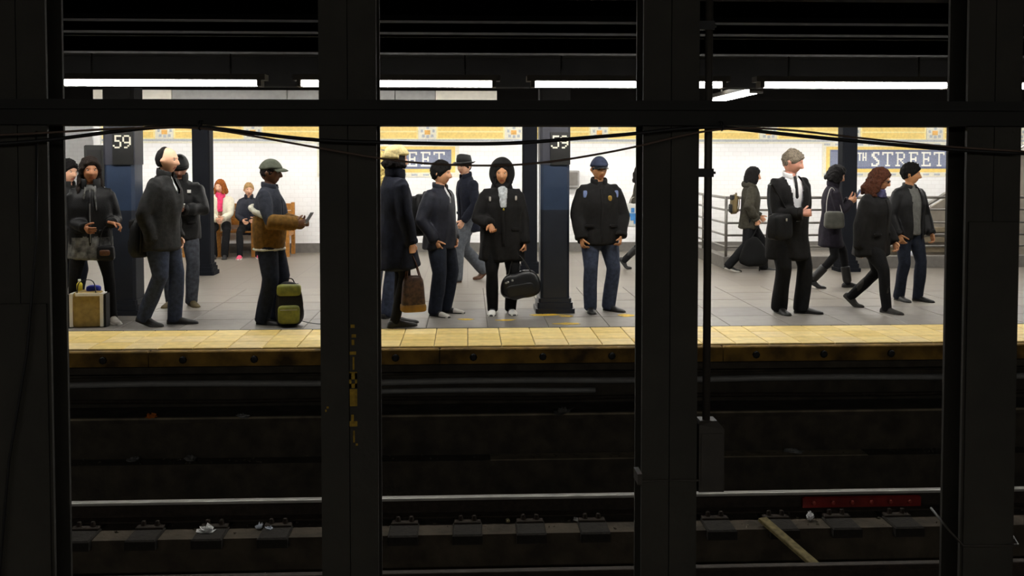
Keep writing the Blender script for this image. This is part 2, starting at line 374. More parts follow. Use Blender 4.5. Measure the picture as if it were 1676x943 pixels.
ORD = ['first', 'second', 'third', 'fourth', 'fifth', 'sixth']; cnt = {}
for k in range(-7, 10):
    xx = -0.52 + 0.515 * k
    op = 'left' if -3.3 < xx < -1.25 else 'middle' if -0.72 < xx < 1.32 else 'right' if 2.05 < xx < 3.9 else None
    t = piece('tie_block', td, (xx, 8.10, -1.37), None)
    if op:
        n = cnt.get(op, 0); cnt[op] = n + 1; lb = '%s dark tie block from the left below the rail, %s opening' % (ORD[n], op)
    else: lb = 'dark tie block hidden behind a steel column'
    tag(t, lb, 'tie', 'tie blocks under the far rail')
    p = piece('tie_plate', pd, (0, 0, 0), t); [piece('rail_clip', cd, (sx, sy, 0.068), p) for sx in (-0.055, 0.055) for sy in (-0.125, 0.11)]
# rubble strewn over the trackbed
g = G()
for k in range(900):
    x = random.uniform(-5, 6.5); zone = random.random()
    if zone < 0.45: y, z = random.uniform(7.8, 8.58), -1.34
    elif zone < 0.75: y, z = random.uniform(7.05, 7.7), -1.72
    else: y, z = random.uniform(8.58, 8.74), -0.99
    s = random.uniform(0.006, 0.022)
    pts = [(x + random.uniform(-s, s), y + random.uniform(-s, s), z + (random.uniform(-0.004, 0) if q < 3 else random.uniform(0.3, 1) * s)) for q in range(6)]
    g.add(pts, [(0, 1, 4, 3), (1, 2, 5, 4), (2, 0, 3, 5), (3, 4, 5), (0, 2, 1)])
ru = g.build('rubble', mat('grey_rubble', (92, 86, 74), 0.95, 0, 0.5, 3)); ru['kind'] = 'stuff'; ru['label'] = 'small grey rubble and grit strewn over the trackbed'; ru['category'] = 'rubble'

# ---- ceiling beams over the tracks
for k, (y, z, w) in enumerate([(5.75, 2.62, 0.16), (6.5, 2.58, 0.12), (7.25, 2.6, 0.14), (8.25, 2.56, 0.16)]):
    b = empty('ceiling_beam', (0, y, z)); struct(b, 'sooty steel ceiling beam over the tracks')
    G().box(XL, XR, -w / 2, w / 2, 0.0, 0.018).build('lower_flange', M_darkbeam, b)
    G().box(XL, XR, -0.012, 0.012, 0.018, CEIL - z).build('beam_web', M_darkbeam, b)
for k, (y, z, r_) in enumerate([(7.7, 2.66, 0.035), (6.9, 2.68, 0.03)]):
    struct(G().tube([(XL, y, z), (XR, y, z)], r_, 10, (0, 1, 0)).build('ceiling_pipe', M_darkbeam, None, True), 'sooty pipe along the tunnel ceiling')
# girders over the two platform column rows
gd = empty('platform_girder', (0, 10.72, 2.46)); struct(gd, 'dark girder above the nearer platform columns')
G().box(XL, XR, -0.13, 0.13, 0.0, 0.02).box(XL, XR, -0.012, 0.012, 0.02, 0.32).build('girder_beam', M_darkbeam, gd)
gd2 = empty('platform_girder', (0, 14.44, 2.36)); struct(gd2, 'dark girder above the farther platform columns')
G().box(XL, XR, -0.12, 0.12, 0.0, 0.42).build('girder_beam', mat('black_girder', (14, 13, 12), 1.0, 0, 0.2, spec=0.0), gd2)

# ================================================================== LIGHT FIXTURES
def tubemat(name, s): return mat(name, (255, 252, 244), 0.5, 0, 0, emit=((1.0, 0.975, 0.925), s))
MT = [tubemat('tube_edge', TUBE_EDGE), tubemat('tube_mid', TUBE_MID), tubemat('tube_wall', TUBE_WALL), tubemat('tube_near', TUBE_NEAR)]
M_house = mat('dark_fixture_housing', (60, 56, 48), 0.6, 0, 0.15)
def fixture(x, y, z, L_, mt, label, group=None, rz=0.0):
    t = empty('fluorescent_fixture', (x, y, z), rz); tag(t, label, 'light', group)
    G().box(-L_ / 2 - 0.06, L_ / 2 + 0.06, -0.085, 0.085, 0.030, 0.085).build('housing', M_house, t)
    for s in (-1, 1):
        v, f = tube([(-L_ / 2, 0.045 * s, 0.0), (L_ / 2, 0.045 * s, 0.0)], [(0.024, 0.024)] * 2, (0, 1, 0), 8, 0.0); mk('tube', v, f, mt, t, True)
        G().box(-s * L_ / 2 - 0.02, -s * L_ / 2 + 0.02, -0.08, 0.08, -0.03, 0.032).build('lamp_holder', M_house, t)
    for s in (-0.35, 0.35): G().box(s * L_ - 0.008, s * L_ + 0.008, -0.008, 0.008, 0.085, CEIL - z).build('hanger_rod', M_house, t)
    return t
lab = ['tube light over the edge, beyond the left side', 'leftmost lit tube light over the platform edge', 'second tube light from the left, half hidden by the stencilled column',
       'third tube light from the left, over the gold badge', 'fourth tube light from the left, rightmost over the platform edge', 'tube light over the edge, beyond the right side']
for k in range(6):
    fixture(-5.20 + 2.26 * k, 9.6, 2.41, 1.88, MT[0], lab[k], 'tube lights over the platform edge')
for k in range(7): fixture(-7.2 + 2.9 * k, 12.7, 2.66, 2.4, MT[1], 'tube light hidden above the nearer platform girder', 'tube lights over the platform middle')
for k in range(7): fixture(-7.8 + 2.9 * k, 16.0, 2.66, 2.4, MT[2], 'tube light hidden behind the farther platform girder', 'tube lights by the tiled wall')
for k in range(6): fixture(-7.0 + 2.9 * k, -2.6, 2.6, 2.4, MT[3], 'tube light over the near platform behind the viewer', 'tube lights over the near platform')
fixture(3.47, 12.6, 2.5, 1.9, MT[0], 'tube light set crosswise, bright at the right opening', None, R(90))
# long enamel panel on the far girder
pn = empty('overhead_panel', (0, 14.30, 2.50)); tag(pn, 'long grey and cream enamel panel under the ceiling at the left', 'panel')
for x0, x1, m in [(-5.34, -4.24, M_cream), (-4.23, -2.6, M_greymetal), (-2.59, -1.05, M_greymetal), (-1.04, -0.47, M_greymetal), (-0.46, 0.43, M_cream)]:
    G().tilebox(x0, x1, -0.0, 0.019, 0.0, 0.0, 0.0).box(x0, x1, -0.03, 0.018, 0.0, 0.175).build('enamel_panel', m, pn)

# ================================================================== STEEL COLUMNS BETWEEN THE TRACKS
def front_column(x, label, w=0.262):
    t = empty('steel_column', (x, 4.62, -1.34)); tag(t, label, 'column', 'black steel columns between the tracks')
    H_ = CEIL + 1.34
    for s in (-1, 1):
        a, b = (0.002, w / 2) if s > 0 else (-w / 2, -0.002)
        G().tilebox(a, b, -0.10, -0.08, 0, H_, 0.003).build('flange_plate', M_black, t)
    G().box(-0.012, 0.012, -0.08, 0.08, 0, H_).build('web', M_black, t)
    G().box(-w / 2, w / 2, 0.08, 0.10, 0, H_).build('rear_flange', M_black, t)
    return t
c1 = front_column(-2.03, 'leftmost black steel column, with a thick lower plate')
c2 = front_column(-0.548, 'black steel column with a faded yellow vertical stencil')
c3 = front_column(0.948, 'black steel column with a conduit and box at its right')
c4 = front_column(2.488, 'rightmost black steel column, beside the two walking together')
G().tilebox(-0.128, 0.118, -0.113, -0.10, 0.0, 2.36, 0.004).build('splice_plate', M_black, c1)
G().tilebox(-0.12, 0.12, -0.112, -0.10, 0.0, 2.72, 0.004).build('splice_plate', M_black, c4)
# stencil: faded yellow strip with dark strokes
st = G()
for z0, z1, x0, x1 in [(2.235, 2.25, -.004, .014), (2.19, 2.205, 0, .02), (2.155, 2.18, 0, .012), (2.11, 2.125, -.01, .02), (2.04, 2.10, .004, .012), (1.955, 2.025, -.012, -.002), (1.955, 2.025, .014, .024), (1.995, 2.03, -.012, .024), (1.955, 1.975, -.012, .024),
                        (1.87, 1.95, -.01, .024), (1.80, 1.83, -.004, .008), (1.775, 1.80, -.012, .024), (1.70, 1.755, .004, .012), (1.685, 1.695, .016, .026)]:
    st.box(x0 + 0.012, x1 + 0.012, -0.1025, -0.0995, z0, z1)
st.build('stencil', M_stencil, c2)
stx = G().box(-0.105, -0.095, -0.1022, -0.0995, 1.86, 1.87).box(-0.112, -0.105, -0.1022, -0.0995, 1.845, 1.855); stx.build('paint_fleck', M_stencil, c2)
G().box(-0.115, -0.108, -0.1155, -0.112, 2.02, 2.08).build('paint_fleck', mat('rust_fleck', (150, 80, 30), 0.8), c1)
# longitudinal channel joining the columns
ch = empty('channel_beam', (0, 4.62, 1.83)); struct(ch, 'black channel beam joining the steel columns')
G().box(XL, XR, -0.125, -0.105, 0.0, 0.115).box(XL, XR, -0.135, 0.11, 0.0, 0.012).box(XL, XR, -0.15, 0.11, 0.07, 0.082).build('channel', mat('sooty_channel', (30, 29, 25), 0.8, 0, 0.2, 4), ch)
# conduit and junction box on the third column
cdt = empty('conduit', (1.135, 4.57, 0)); tag(cdt, 'vertical conduit with a junction box beside the third steel column', 'conduit')
v, f = tube([(0, 0, 0.40), (0, 0, CEIL)], [(0.019, 0.019)] * 2, (1, 0, 0), 12, 0); mk('pipe', v, f, M_box, cdt, True)
jbx = G().add([(-0.045, -0.05, 0.10), (0.075, -0.05, 0.10), (0.075, 0.05, 0.10), (-0.045, 0.05, 0.10), (-0.045, -0.05, 0.42), (0.075, -0.05, 0.40), (0.075, 0.05, 0.40), (-0.045, 0.05, 0.42), (-0.035, -0.03, 0.435), (0.045, -0.03, 0.435), (0.045, 0.05, 0.435), (-0.035, 0.05, 0.435)],
              [(3, 2, 1, 0), (0, 1, 5, 4), (1, 2, 6, 5), (2, 3, 7, 6), (3, 0, 4, 7), (4, 5, 9, 8), (5, 6, 10, 9), (6, 7, 11, 10), (7, 4, 8, 11), (8, 9, 10, 11)]).build('junction_box', M_box, cdt)
G().box(-0.035, 0.065, -0.054, -0.05, 0.12, 0.38).build('box_lid', M_box, jbx)
for z in (1.61, 2.3): G().box(-0.06, 0.022, -0.022, 0.022, z - 0.02, z + 0.02).box(0.018, 0.034, -0.01, 0.01, z - 0.006, z + 0.006).build('pipe_clamp', M_cable, cdt)
G().tube([(x, -0.112, 1.50 + 0.004 * math.cos(x * 9)) for x in np.linspace(-0.14, 0.14, 8)], 0.006, 6).box(-0.155, -0.132, -0.13, -0.02, 1.49, 1.54).build('tie_wire', M_box, c3)
# drop cable on column one and loop on column four
for nm, pts, lb in [('drop_cable', [(-1.93, 4.484, 1.8), (-1.94, 4.484, 1.3), (-1.99, 4.484, 0.8), (-2.08, 4.484, 0.3), (-2.13, 4.484, -0.2), (-2.14, 4.484, -1.33)], 'thin black cable drooping down the leftmost steel column'),
                    ('loop_cable', [(2.30, 4.70, -0.06), (2.30, 4.52, -0.10), (2.36, 4.495, -0.17), (2.5, 4.495, -0.175), (2.63, 4.495, -0.17), (2.65, 4.6, -0.15)], 'thin cable wrapped low around the rightmost steel column')]:
    tag(G().tube(pts, 0.006, 6).build(nm, M_box if nm == 'loop_cable' else M_cable, None, True), lb, 'cable')

# hanging cables on hooks under the channel beam
def hang(xs, zs, r_, m, label, y=4.46):
    X = np.linspace(xs[0], xs[-1], 90); Z = np.interp(X, xs, zs)
    for _ in range(6): Z[1:-1] = (Z[:-2] + Z[1:-1] * 2 + Z[2:]) / 4
    o = G().tube([(x, y, z) for x, z in zip(X, Z)], r_, 8, (0, 1, 0)).build('hanging_cable', m, None, True)
    return tag(o, label, 'cable', 'cables slung under the channel beam')
hang([-2.6, -1.88, -1.68, -1.40, -1.2, -1.0, -0.68, -.3, 0.0, 0.25, 0.48, 0.78, 1.0, 1.15, 1.4, 1.8, 2.22, 2.6], [1.71, 1.755, 1.785, 1.82, 1.825, 1.795, 1.757, 1.748, 1.742, 1.746, 1.768, 1.79, 1.82, 1.828, 1.795, 1.757, 1.72, 1.70], 0.0085, M_cable, 'thick black cable slung in long dips under the channel beam')
hang([-2.6, -1.88, -1.68, -1.45, -1.2, -1.0, -0.68, -.3, 0.0, 0.25, 0.48, 0.78, 1.0, 1.2, 1.5, 1.8, 2.22, 2.6], [1.76, 1.79, 1.805, 1.815, 1.82, 1.785, 1.726, 1.66, 1.643, 1.645, 1.675, 1.73, 1.79, 1.822, 1.81, 1.772, 1.732, 1.71], 0.0048, M_cableb, 'thin brown cable hanging lowest below the channel beam', 4.45)
for x in (-1.2, 1.17):
    tag(G().tube([(x, 4.455, 1.845), (x, 4.435, 1.83), (x, 4.44, 1.81), (x, 4.46, 1.806), (x, 4.485, 1.82), (x, 4.49, 1.85)], 0.004, 6).build('cable_hook', M_cable, None, True),
        'small steel hook carrying the cables %s' % ('at the left opening' if x < 0 else 'beside the third steel column'), 'hook', 'cable hooks')

# ================================================================== PLATFORM COLUMNS
DIG = {'5': [".####", ".#...", ".#...", ".###.", "....#", "....#", "#...#", ".###."], '9': [".###.", "#...#", "#...#", "#...#", ".####", "....#", "...#.", ".##.."]}
def platform_column(x, y, label, signed=True, w=0.315):
    t = empty('platform_column', (x, y, 0)); tag(t, label, 'column', 'platform columns')
    h = w / 2
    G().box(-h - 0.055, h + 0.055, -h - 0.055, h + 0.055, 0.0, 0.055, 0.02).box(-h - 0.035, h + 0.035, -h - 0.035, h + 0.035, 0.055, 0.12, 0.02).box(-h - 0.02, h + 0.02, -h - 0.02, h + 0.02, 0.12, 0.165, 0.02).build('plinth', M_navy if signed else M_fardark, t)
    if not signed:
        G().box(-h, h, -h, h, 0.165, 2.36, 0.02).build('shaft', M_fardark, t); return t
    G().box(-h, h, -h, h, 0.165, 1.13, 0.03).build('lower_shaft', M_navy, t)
    G().box(-h, h, -h, h, 1.13, 1.62, 0.03).build('middle_shaft', M_navy2, t)  # middle band coloured a lighter blue than the shaft below
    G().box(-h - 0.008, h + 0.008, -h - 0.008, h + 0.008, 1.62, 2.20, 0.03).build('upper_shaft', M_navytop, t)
    G().box(-h - 0.008, h + 0.008, -h - 0.008, h + 0.008, 2.20, 2.46, 0.03).build('shaft_head', M_darkbeam, t)  # column head coloured much darker than the rest of the shaft
    p = G().tilebox(-0.055, h + 0.004, -h - 0.022, -h - 0.008, 1.62, 1.97, 0.0).box(-0.055, h + 0.004, -h - 0.024, -h - 0.010, 1.62, 1.97).build('number_plate', M_plate, t)
    for ch, cx in (('5', -0.004), ('9', 0.096)):
        g = G(); b = DIG[ch]; cell = 0.0175
        for r_, row in enumerate(b):
            for c, q in enumerate(row):
                if q == '#': g.box(cx + (c - 2.5) * cell, cx + (c - 1.5) * cell, -h - 0.027, -h - 0.0235, 1.935 - (r_ + 1) * cell, 1.935 - r_ * cell)
        g.build('numeral', M_signwhite, p)
    return t
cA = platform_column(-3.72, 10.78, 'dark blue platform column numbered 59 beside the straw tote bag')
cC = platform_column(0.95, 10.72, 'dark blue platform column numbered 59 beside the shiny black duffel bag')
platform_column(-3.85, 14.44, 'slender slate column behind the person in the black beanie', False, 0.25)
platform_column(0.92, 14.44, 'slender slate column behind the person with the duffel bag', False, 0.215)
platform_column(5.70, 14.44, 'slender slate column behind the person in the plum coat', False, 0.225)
sp = empty('speaker_box', (-4.0, 10.8, 1.38)); tag(sp, 'dark metal box fixed to the left side of the numbered column', 'box')
G().tilebox(-0.11, 0.10, -0.10, 0.10, 0.0, 0.45, 0.01).build('casing', mat('dark_box_paint', (40, 40, 38), 0.6), sp)
G().box(-0.08, 0.07, -0.106, -0.10, 0.05, 0.40).build('grille', M_cable, sp)
G().box(0.10, 0.122, -0.03, 0.03, 0.1, 0.35).build('bracket', M_cable, sp)
wbx = empty('wall_box', (1.92, WALLY, 1.18)); tag(wbx, 'grey metal box on the tiled wall behind the navy cap', 'box')
G().tilebox(-0.24, 0.1, -0.16, 0, 0.0, 0.30, 0.01).build('casing', M_greymetal, wbx); G().box(-0.21, 0.07, -0.168, -0.16, 0.03, 0.27).build('box_door', M_base, wbx)

# ================================================================== BENCH
bn = empty('wooden_bench', (-4.02, 17.3, 0)); tag(bn, 'brown wooden bench with arm dividers against the tiled wall', 'bench')
BW = 1.78
for k in range(4): G().tilebox(-0.86, BW / 2 + 0.02, -0.30 + k * 0.13, -0.182 + k * 0.13, 0.415, 0.445, 0.006).build('seat_slat', M_wood, bn)
for k in range(3): G().tilebox(-0.86, BW / 2 + 0.02, 0.24, 0.265, 0.52 + k * 0.13, 0.64 + k * 0.13, 0.006).build('back_slat', M_wood, bn)
for k in range(4):
    x = -0.84 + k * 0.585
    d = G().tilebox(x - 0.03, x + 0.03, 0.22, 0.29, 0, 0.92, 0.006).build('rear_post', M_wood, bn); G().tilebox(x - 0.03, x + 0.03, -0.33, -0.26, 0, 0.66, 0.006).build('front_post', M_wood, bn)
    G().tilebox(x - 0.04, x + 0.04, -0.35, 0.22, 0.62, 0.66, 0.008).build('armrest', M_wood, d)
    G().box(x - 0.02, x + 0.02, -0.26, 0.22, 0.35, 0.41).build('rail', M_wood, d)

# ================================================================== STAIR RAILING
rl = empty('stair_railing', (3.98, 14.87, 0)); tag(rl, 'grey metal railing with five bars around the stair at the right', 'railing')
G().box(-0.05, 7.0, -0.06, 0.10, 0, 0.18).box(-0.05, 0.1, 0.10, WALLY - 14.9, 0, 0.18).build('curb', M_base, rl)
for z in (1.09, 0.90, 0.70, 0.51, 0.33):
    G().tube([(0, WALLY - 14.9, z), (0, 0.03, z), (0.0, 0, z), (0.03, 0, z), (7.0, 0, z)], 0.017 if z < 1 else 0.022, 8, (0, 0, 1)).build('bar', M_galv, rl, True)
for x, y in [(0, 0.0), (0, 1.45), (1.9, 0), (3.8, 0), (5.7, 0)]:
    G().tube([(x, y, 0.18), (x, y, 1.11)], 0.024, 8).build('post', M_galv, rl, True)
sr = empty('staircase', (7.15, 16.2, 0)); tag(sr, 'grey stair flank with sloping handrail behind the railing at the far right', 'stairs')
G().add([(0, 0, 0), (2.6, 0, 0), (2.6, 0, 1.9), (2.4, 0, 1.9), (0, 0, 0.45), (0, .06, 0), (2.6, .06, 0), (2.6, .06, 1.9), (2.4, .06, 1.9), (0, .06, 0.45)], [(0, 1, 2, 3, 4), (9, 8, 7, 6, 5), (0, 5, 6, 1), (1, 6, 7, 2), (2, 7, 8, 3), (3, 8, 9, 4), (4, 9, 5, 0)]).build('stringer', mat('stone_grey_panel', (150, 142, 130), 0.6, 0, 0.2, 5), sr)
G().tube([(-0.15, -0.05, 0.50), (0.0, -0.05, 0.55), (2.4, -0.05, 2.0)], 0.03, 8).build('handrail', M_galv, sr, True)
for k in range(7): G().tilebox(0.1 + k * 0.3, 0.44 + k * 0.3, 0.06, 1.3, 0.12 + k * 0.17, 0.16 + k * 0.17, 0.006).build('tread', M_base, sr)
for k in range(3): G().tilebox(-0.1, 1.2, -0.10 - 0.02 * k, -0.04, 0.12 + k * 0.17, 0.2 + k * 0.17, 0.006).build('rail_board', mat('weathered_board', (130, 118, 96), 0.7, 0, 0.2), sr)

#PEOPLE
# ================================================================== PEOPLE
def nrm(v): v = np.array(v, float); return v / (np.linalg.norm(v) + 1e-9)
def rotm(axis, deg):
    return np.array(Matrix.Rotation(R(deg), 3, Vector(axis)))
def ik(a, t, l1, l2, pole):
    a = np.array(a, float); t = np.array(t, float); d = t - a; L_ = np.linalg.norm(d); u = d / L_
    if L_ > (l1 + l2) * 0.995: L_ = (l1 + l2) * 0.995; t = a + u * L_
    c = (l1 * l1 + L_ * L_ - l2 * l2) / (2 * l1 * L_); c = max(-1, min(1, c)); s = math.sqrt(1 - c * c)
    p = np.array(pole, float); p = p - u * (p @ u); p = nrm(p)
    return a + u * l1 * c + p * l1 * s, t
# ---- head grid
HU, HV = 52, 40
def head_dirs():
    D = []
    for j in range(HV + 1):
        ph = -math.pi / 2 + math.pi * j / HV
        for i in range(HU):
            th = 2 * math.pi * i / HU; D.append((math.cos(ph) * math.sin(th), -math.cos(ph) * math.cos(th), math.sin(ph)))
    F = [(j * HU + i, j * HU + (i + 1) % HU, (j + 1) * HU + (i + 1) % HU, (j + 1) * HU + i) for j in range(HV) for i in range(HU)]
    return np.array(D), F
HD, HF = head_dirs()
def head_base():
    sx, sy, sz = HD.T; t = np.clip(-sz, 0, 1)
    x = sx * 0.075 * (1 - 0.30 * t ** 1.4); y = sy * 0.097; z = sz * 0.118
    y = np.where(sy > 0, y * (1 - 0.42 * t), y * (1 - 0.10 * t))
    y = y + np.where(sy > 0, 0.004, 0)
    return np.stack([x, y, z], 1)
HB = head_base()
def head_feat():
    V = HB.copy(); x, y, z = V.T; sy = HD[:, 1]; fr = np.clip((-sy - 0.35) / 0.4, 0, 1)
    ga = lambda cx, cz, rx, rz: np.exp(-((np.abs(x) - cx) / rx) ** 2 - ((z - cz) / rz) ** 2)
    ramp = np.clip((0.022 - z) / 0.05, 0, 1) * np.clip((z + 0.046) / 0.012, 0, 1)
    d = 0.030 * np.exp(-(x / (0.007 + 0.010 * np.clip((0.02 - z) / 0.05, 0, 1))) ** 2) * ramp
    d += 0.005 * ga(0.024, 0.028, 0.022, 0.007) - 0.010 * ga(0.031, 0.010, 0.014, 0.011) + 0.006 * ga(0.042, -0.022, 0.02, 0.018)
    d += 0.007 * np.exp(-(x / 0.02) ** 2 - ((z + 0.058) / 0.006) ** 2) + 0.006 * np.exp(-(x / 0.018) ** 2 - ((z + 0.071) / 0.006) ** 2) - 0.003 * np.exp(-(x / 0.024) ** 2 - ((z + 0.0645) / 0.003) ** 2)
    d += 0.012 * np.exp(-(x / 0.022) ** 2 - ((z + 0.098) / 0.015) ** 2)
    V[:, 1] -= d * fr
    e = np.exp(-((y - 0.012) / 0.013) ** 2 - ((z + 0.004) / 0.026) ** 2) * (np.abs(HD[:, 0]) > 0.6)
    V[:, 0] += np.sign(x) * 0.020 * e; V[:, 1] += 0.010 * e
    return V
HFEAT = head_feat()
def face_slots():
    out = []
    for f in HF:
        c = HFEAT[list(f)].mean(0); s = 0
        if c[1] < -0.05:
            ax = abs(c[0])
            if ax < 0.021 and -0.077 < c[2] < -0.055: s = 3
        out.append(s)
    return out
HSLOT = face_slots()
def shell(mask, off, inset=-0.014, noise=0.0, nf=60, seed=1, base=None):
    B = HB if base is None else base
    n = HD / np.array([0.8, 1, 1.1]); n /= np.linalg.norm(n, axis=1)[:, None]
    m = np.clip(mask(*HD.T), 0, 1)
    d = off * m + inset * (1 - m)
    if noise:
        r = np.random.default_rng(seed); q = np.zeros(len(B))
        for i in range(6): k = r.normal(size=3); q += np.sin(B @ k * nf + r.uniform(0, 6))
        d = d + noise * q / 3 * m
    return B + n * d[:, None], HF
def sm(a, w=0.10): return np.clip(a / w + 0.5, 0, 1)
def hairline(front, side, back): return lambda x, y, z: sm(z - np.where(y < 0, side + (front - side) * np.clip(-y, 0, 1) ** 2.0, side + (back - side) * np.clip(y, 0, 1)))
def HAIR_SHORT(x, y, z):
    fr = np.clip(-y, 0, 1)
    return sm(z - np.where(y < 0, -0.22 + 0.80 * fr ** 1.3, -0.22 - 0.38 * np.clip(y, 0, 1)), 0.26) ** 0.8
def HAIR_BALD(x, y, z): return sm(y - 0.05 + 0.0 * z, 0.25) * sm(z - np.where(y < 0.2, -0.1, -0.5))
def HAIR_FULL(x, y, z):
    y = y - 0.16 * (y < 0)
    return np.maximum(sm(z - (0.50 * np.clip(-y, 0, 1) ** 1.5 - 0.9 * (1 - np.clip(-y, 0, 1))), 0.12), sm(y - 0.05, 0.2))

def person(label, X, Y, face, H=1.72, hz=None, lean=0, twist=0, hands=None, feet=None, head=(0, 0), skin=(196, 140, 105), build=1.0,
           top=None, legs=None, shoes=None, hair=None, seed=0, extra=None, curl=(30, 30), group=None, armpole=(None, None), neck_fwd=0.02):
    """local frame: faces -y, +x is the person's left; returns joints and the local->world matrix"""
    k = H / 1.75
    hz = hz if hz is not None else 0.53 * H
    skm = mat('skin_%d_%d_%d' % skin, skin, 0.55, 0, 0.08, 20); eye = mat('eye_dark', (26, 20, 18), 0.3, 0, 0)
    hcol = (hair or {}).get('rgb', (24, 20, 18)); hm = mat('hair_%d_%d_%d' % hcol, hcol, 0.85, 0, 0.45, 60, 0.8, 120, spec=0.2)
    lip = mat('lip_%d_%d_%d' % skin, (int(skin[0] * 0.82), int(skin[1] * 0.62), int(skin[2] * 0.62)), 0.5, 0, 0)
    P = np.array([0, 0, hz]); ux = rotm((1, 0, 0), lean) @ np.array([0, 0, 1.0])      # lean>0 tips toward -y
    tw = rotm((0, 0, 1), twist); fwd = tw @ nrm(np.cross(ux, (1, 0, 0)) * 1.0); fwd = -nrm(np.cross((1, 0, 0), ux)) * -1.0
    side = nrm(tw @ np.array([1.0, 0, 0])); fwd = nrm(np.cross(ux, side)) * -1.0
    if fwd[1] > 0 and abs(twist) < 90: fwd = -fwd
    def at(h, f=0.0, s=0.0):                      # point on the torso axis at height fraction h
        return P + ux * ((h - 0.53) * H) + fwd * f + side * s
    J = {}
    feet = feet or ((0.10, 0.02), (0.10, -0.02))
    hands = hands or ((0.24, 0.06, 0.80), (0.24, 0.06, 0.80))
    lt, ls = 0.245 * H, 0.243 * H; la, lf = 0.172 * H, 0.150 * H
    for s, ft_ in ((1, feet[0]), (-1, feet[1])):
        ft_ = tuple(ft_) + (0,) * (5 - len(ft_)); out, fw_, pit, toe, lift = ft_
        d = rotm((0, 0, 1), s * toe) @ np.array([0, -1.0, 0])
        base = np.array([s * out, -fw_, lift]); ball = base + d * 0.13 * k
        an = ball + (d * (-0.13 * k * math.cos(R(pit)) + 0.085 * k * math.sin(R(pit))) + np.array([0, 0, 1]) * (0.13 * k * math.sin(R(pit)) + 0.085 * k * math.cos(R(pit))))
        hip = P + np.array([s * 0.052 * H, 0, -0.005])
        kn, an = ik(hip, an, lt, ls, np.array([s * 0.12, 0, 0]) + d)
        J['hip', s], J['knee', s], J['ank', s], J['foot', s] = hip, kn, an, (ball, d, pit)
    for i, (s, hd) in enumerate(((1, hands[0]), (-1, hands[1]))):
        sh = at(0.788, 0.0, s * 0.096 * H * (0.78 + 0.22 * build)); tgt = np.array([s * hd[0], -hd[1], hd[2]])
        pole = armpole[i] if armpole[i] is not None else (s * 0.6, 0.55, -0.5)
        if armpole[i] is not None: pole = (s * pole[0], -pole[1], pole[2])
        el, wr = ik(sh, tgt, la, lf, pole); J['sho', s], J['elb', s], J['wri', s] = sh, el, wr
    # head frame
    hy, hp = head
    hrot = rotm((0, 0, 1), hy + twist * 0.5) @ rotm((1, 0, 0), hp)
    hc = at(0.927, neck_fwd + 0.01 * abs(hp) / 10)
    hk = 1.075 * k ** 0.6
    def hw(V): return (np.asarray(V) * hk) @ hrot.T + hc
    J['head'] = (hc, hrot, hk)
    # ---------------- body: one continuous figure
    B = []
    tor = [(0.82, .05, .05), (0.79, .10, .065), (0.74, .125, .085), (0.62, .11, .08), (0.53, .125, .085), (0.485, .11, .075)]
    B.append(tube([at(h) for h, a, b in tor], [(a * k * build, b * k * build) for h, a, b in tor], side, 14, 0.6))
    B.append(tube([at(0.80), at(0.845, neck_fwd * 0.5), hc + hrot @ np.array([0, 0.012, -0.05])], [(.062 * k, .06 * k), (.052 * k, .054 * k), (.05 * k, .052 * k)], side, 14, 0.5))
    for s in (1, -1):
        B.append(tube([J['hip', s], (J['hip', s] + J['knee', s]) / 2, J['knee', s], J['knee', s] * .65 + J['ank', s] * .35, J['ank', s]], [(r_ * k, r_ * k) for r_ in (.066, .06, .040, .042, .028)], (1, 0, 0), 12, 0.8))
        B.append(tube([J['sho', s], (J['sho', s] + J['elb', s]) / 2, J['elb', s], J['elb', s] * .7 + J['wri', s] * .3, J['wri', s]], [(r_ * k, r_ * k) for r_ in (.038, .036, .032, .033, .025)], (1, 0, 0), 12, 0.8))
        ball, d, pit = J['foot', s]
        B.append(tube([J['ank', s], J['ank', s] * .4 + (ball + np.array([0, 0, 0.02 * k])) * .6], [(.026 * k, .026 * k), (.02 * k, .016 * k)], (1, 0, 0), 10, 0.7))
    V, N_, F = remesh(*join(B), voxel=0.013, smooth=3)
    parts = [(V, F)]; slots = [0] * len(F)
    HV_ = hw(HFEAT); parts.append((HV_, HF)); slots += HSLOT
    for sx in (-1, 1):                                # eyes: sclera with a dark iris, lids hinted by a brow line
        c0 = HFEAT[np.argmin(((HFEAT - np.array([sx * 0.031, -0.085, 0.010])) ** 2).sum(1))]
        for (w_, d_, h_, y_, sl) in ((0.024, 0.012, 0.011, 0.0015, 4), (0.013, 0.010, 0.011, -0.0015, 1), (0.034, 0.010, 0.006, 0.0, 2)):
            v_, f_ = superbox(w_, d_, h_, 1.0, 10, 6, (0, 0, 0)); v_ = v_ + np.array([sx * 0.031, c0[1] + y_ - 0.001, 0.010 - h_ / 2 + (0.016 if sl == 2 else 0)])
            parts.append((hw(v_), f_)); slots += [sl] * len(f_)
    # hands
    for i, s in enumerate((1, -1)):
        w = J['wri', s]; d = nrm(w - J['elb', s]); hd = hands[i]
        hdir = np.array([s * hd[3][0], -hd[3][1], hd[3][2]]) if len(hd) > 3 and hd[3] is not None else d + np.array([0, 0, -0.15])
        d = nrm(hdir); pn_ = np.array([-s * 1.0, 0.25, 0.0]) if len(hd) < 5 else np.array([s * hd[4][0], -hd[4][1], hd[4][2]])
        pn_ = nrm(pn_ - d * (pn_ @ d)); w_ = np.cross(d, pn_)
        fwdside = w_ if w_ @ np.array([0, -1.0, 0.3]) > 0 else -w_          # thumb side
        hp_ = []
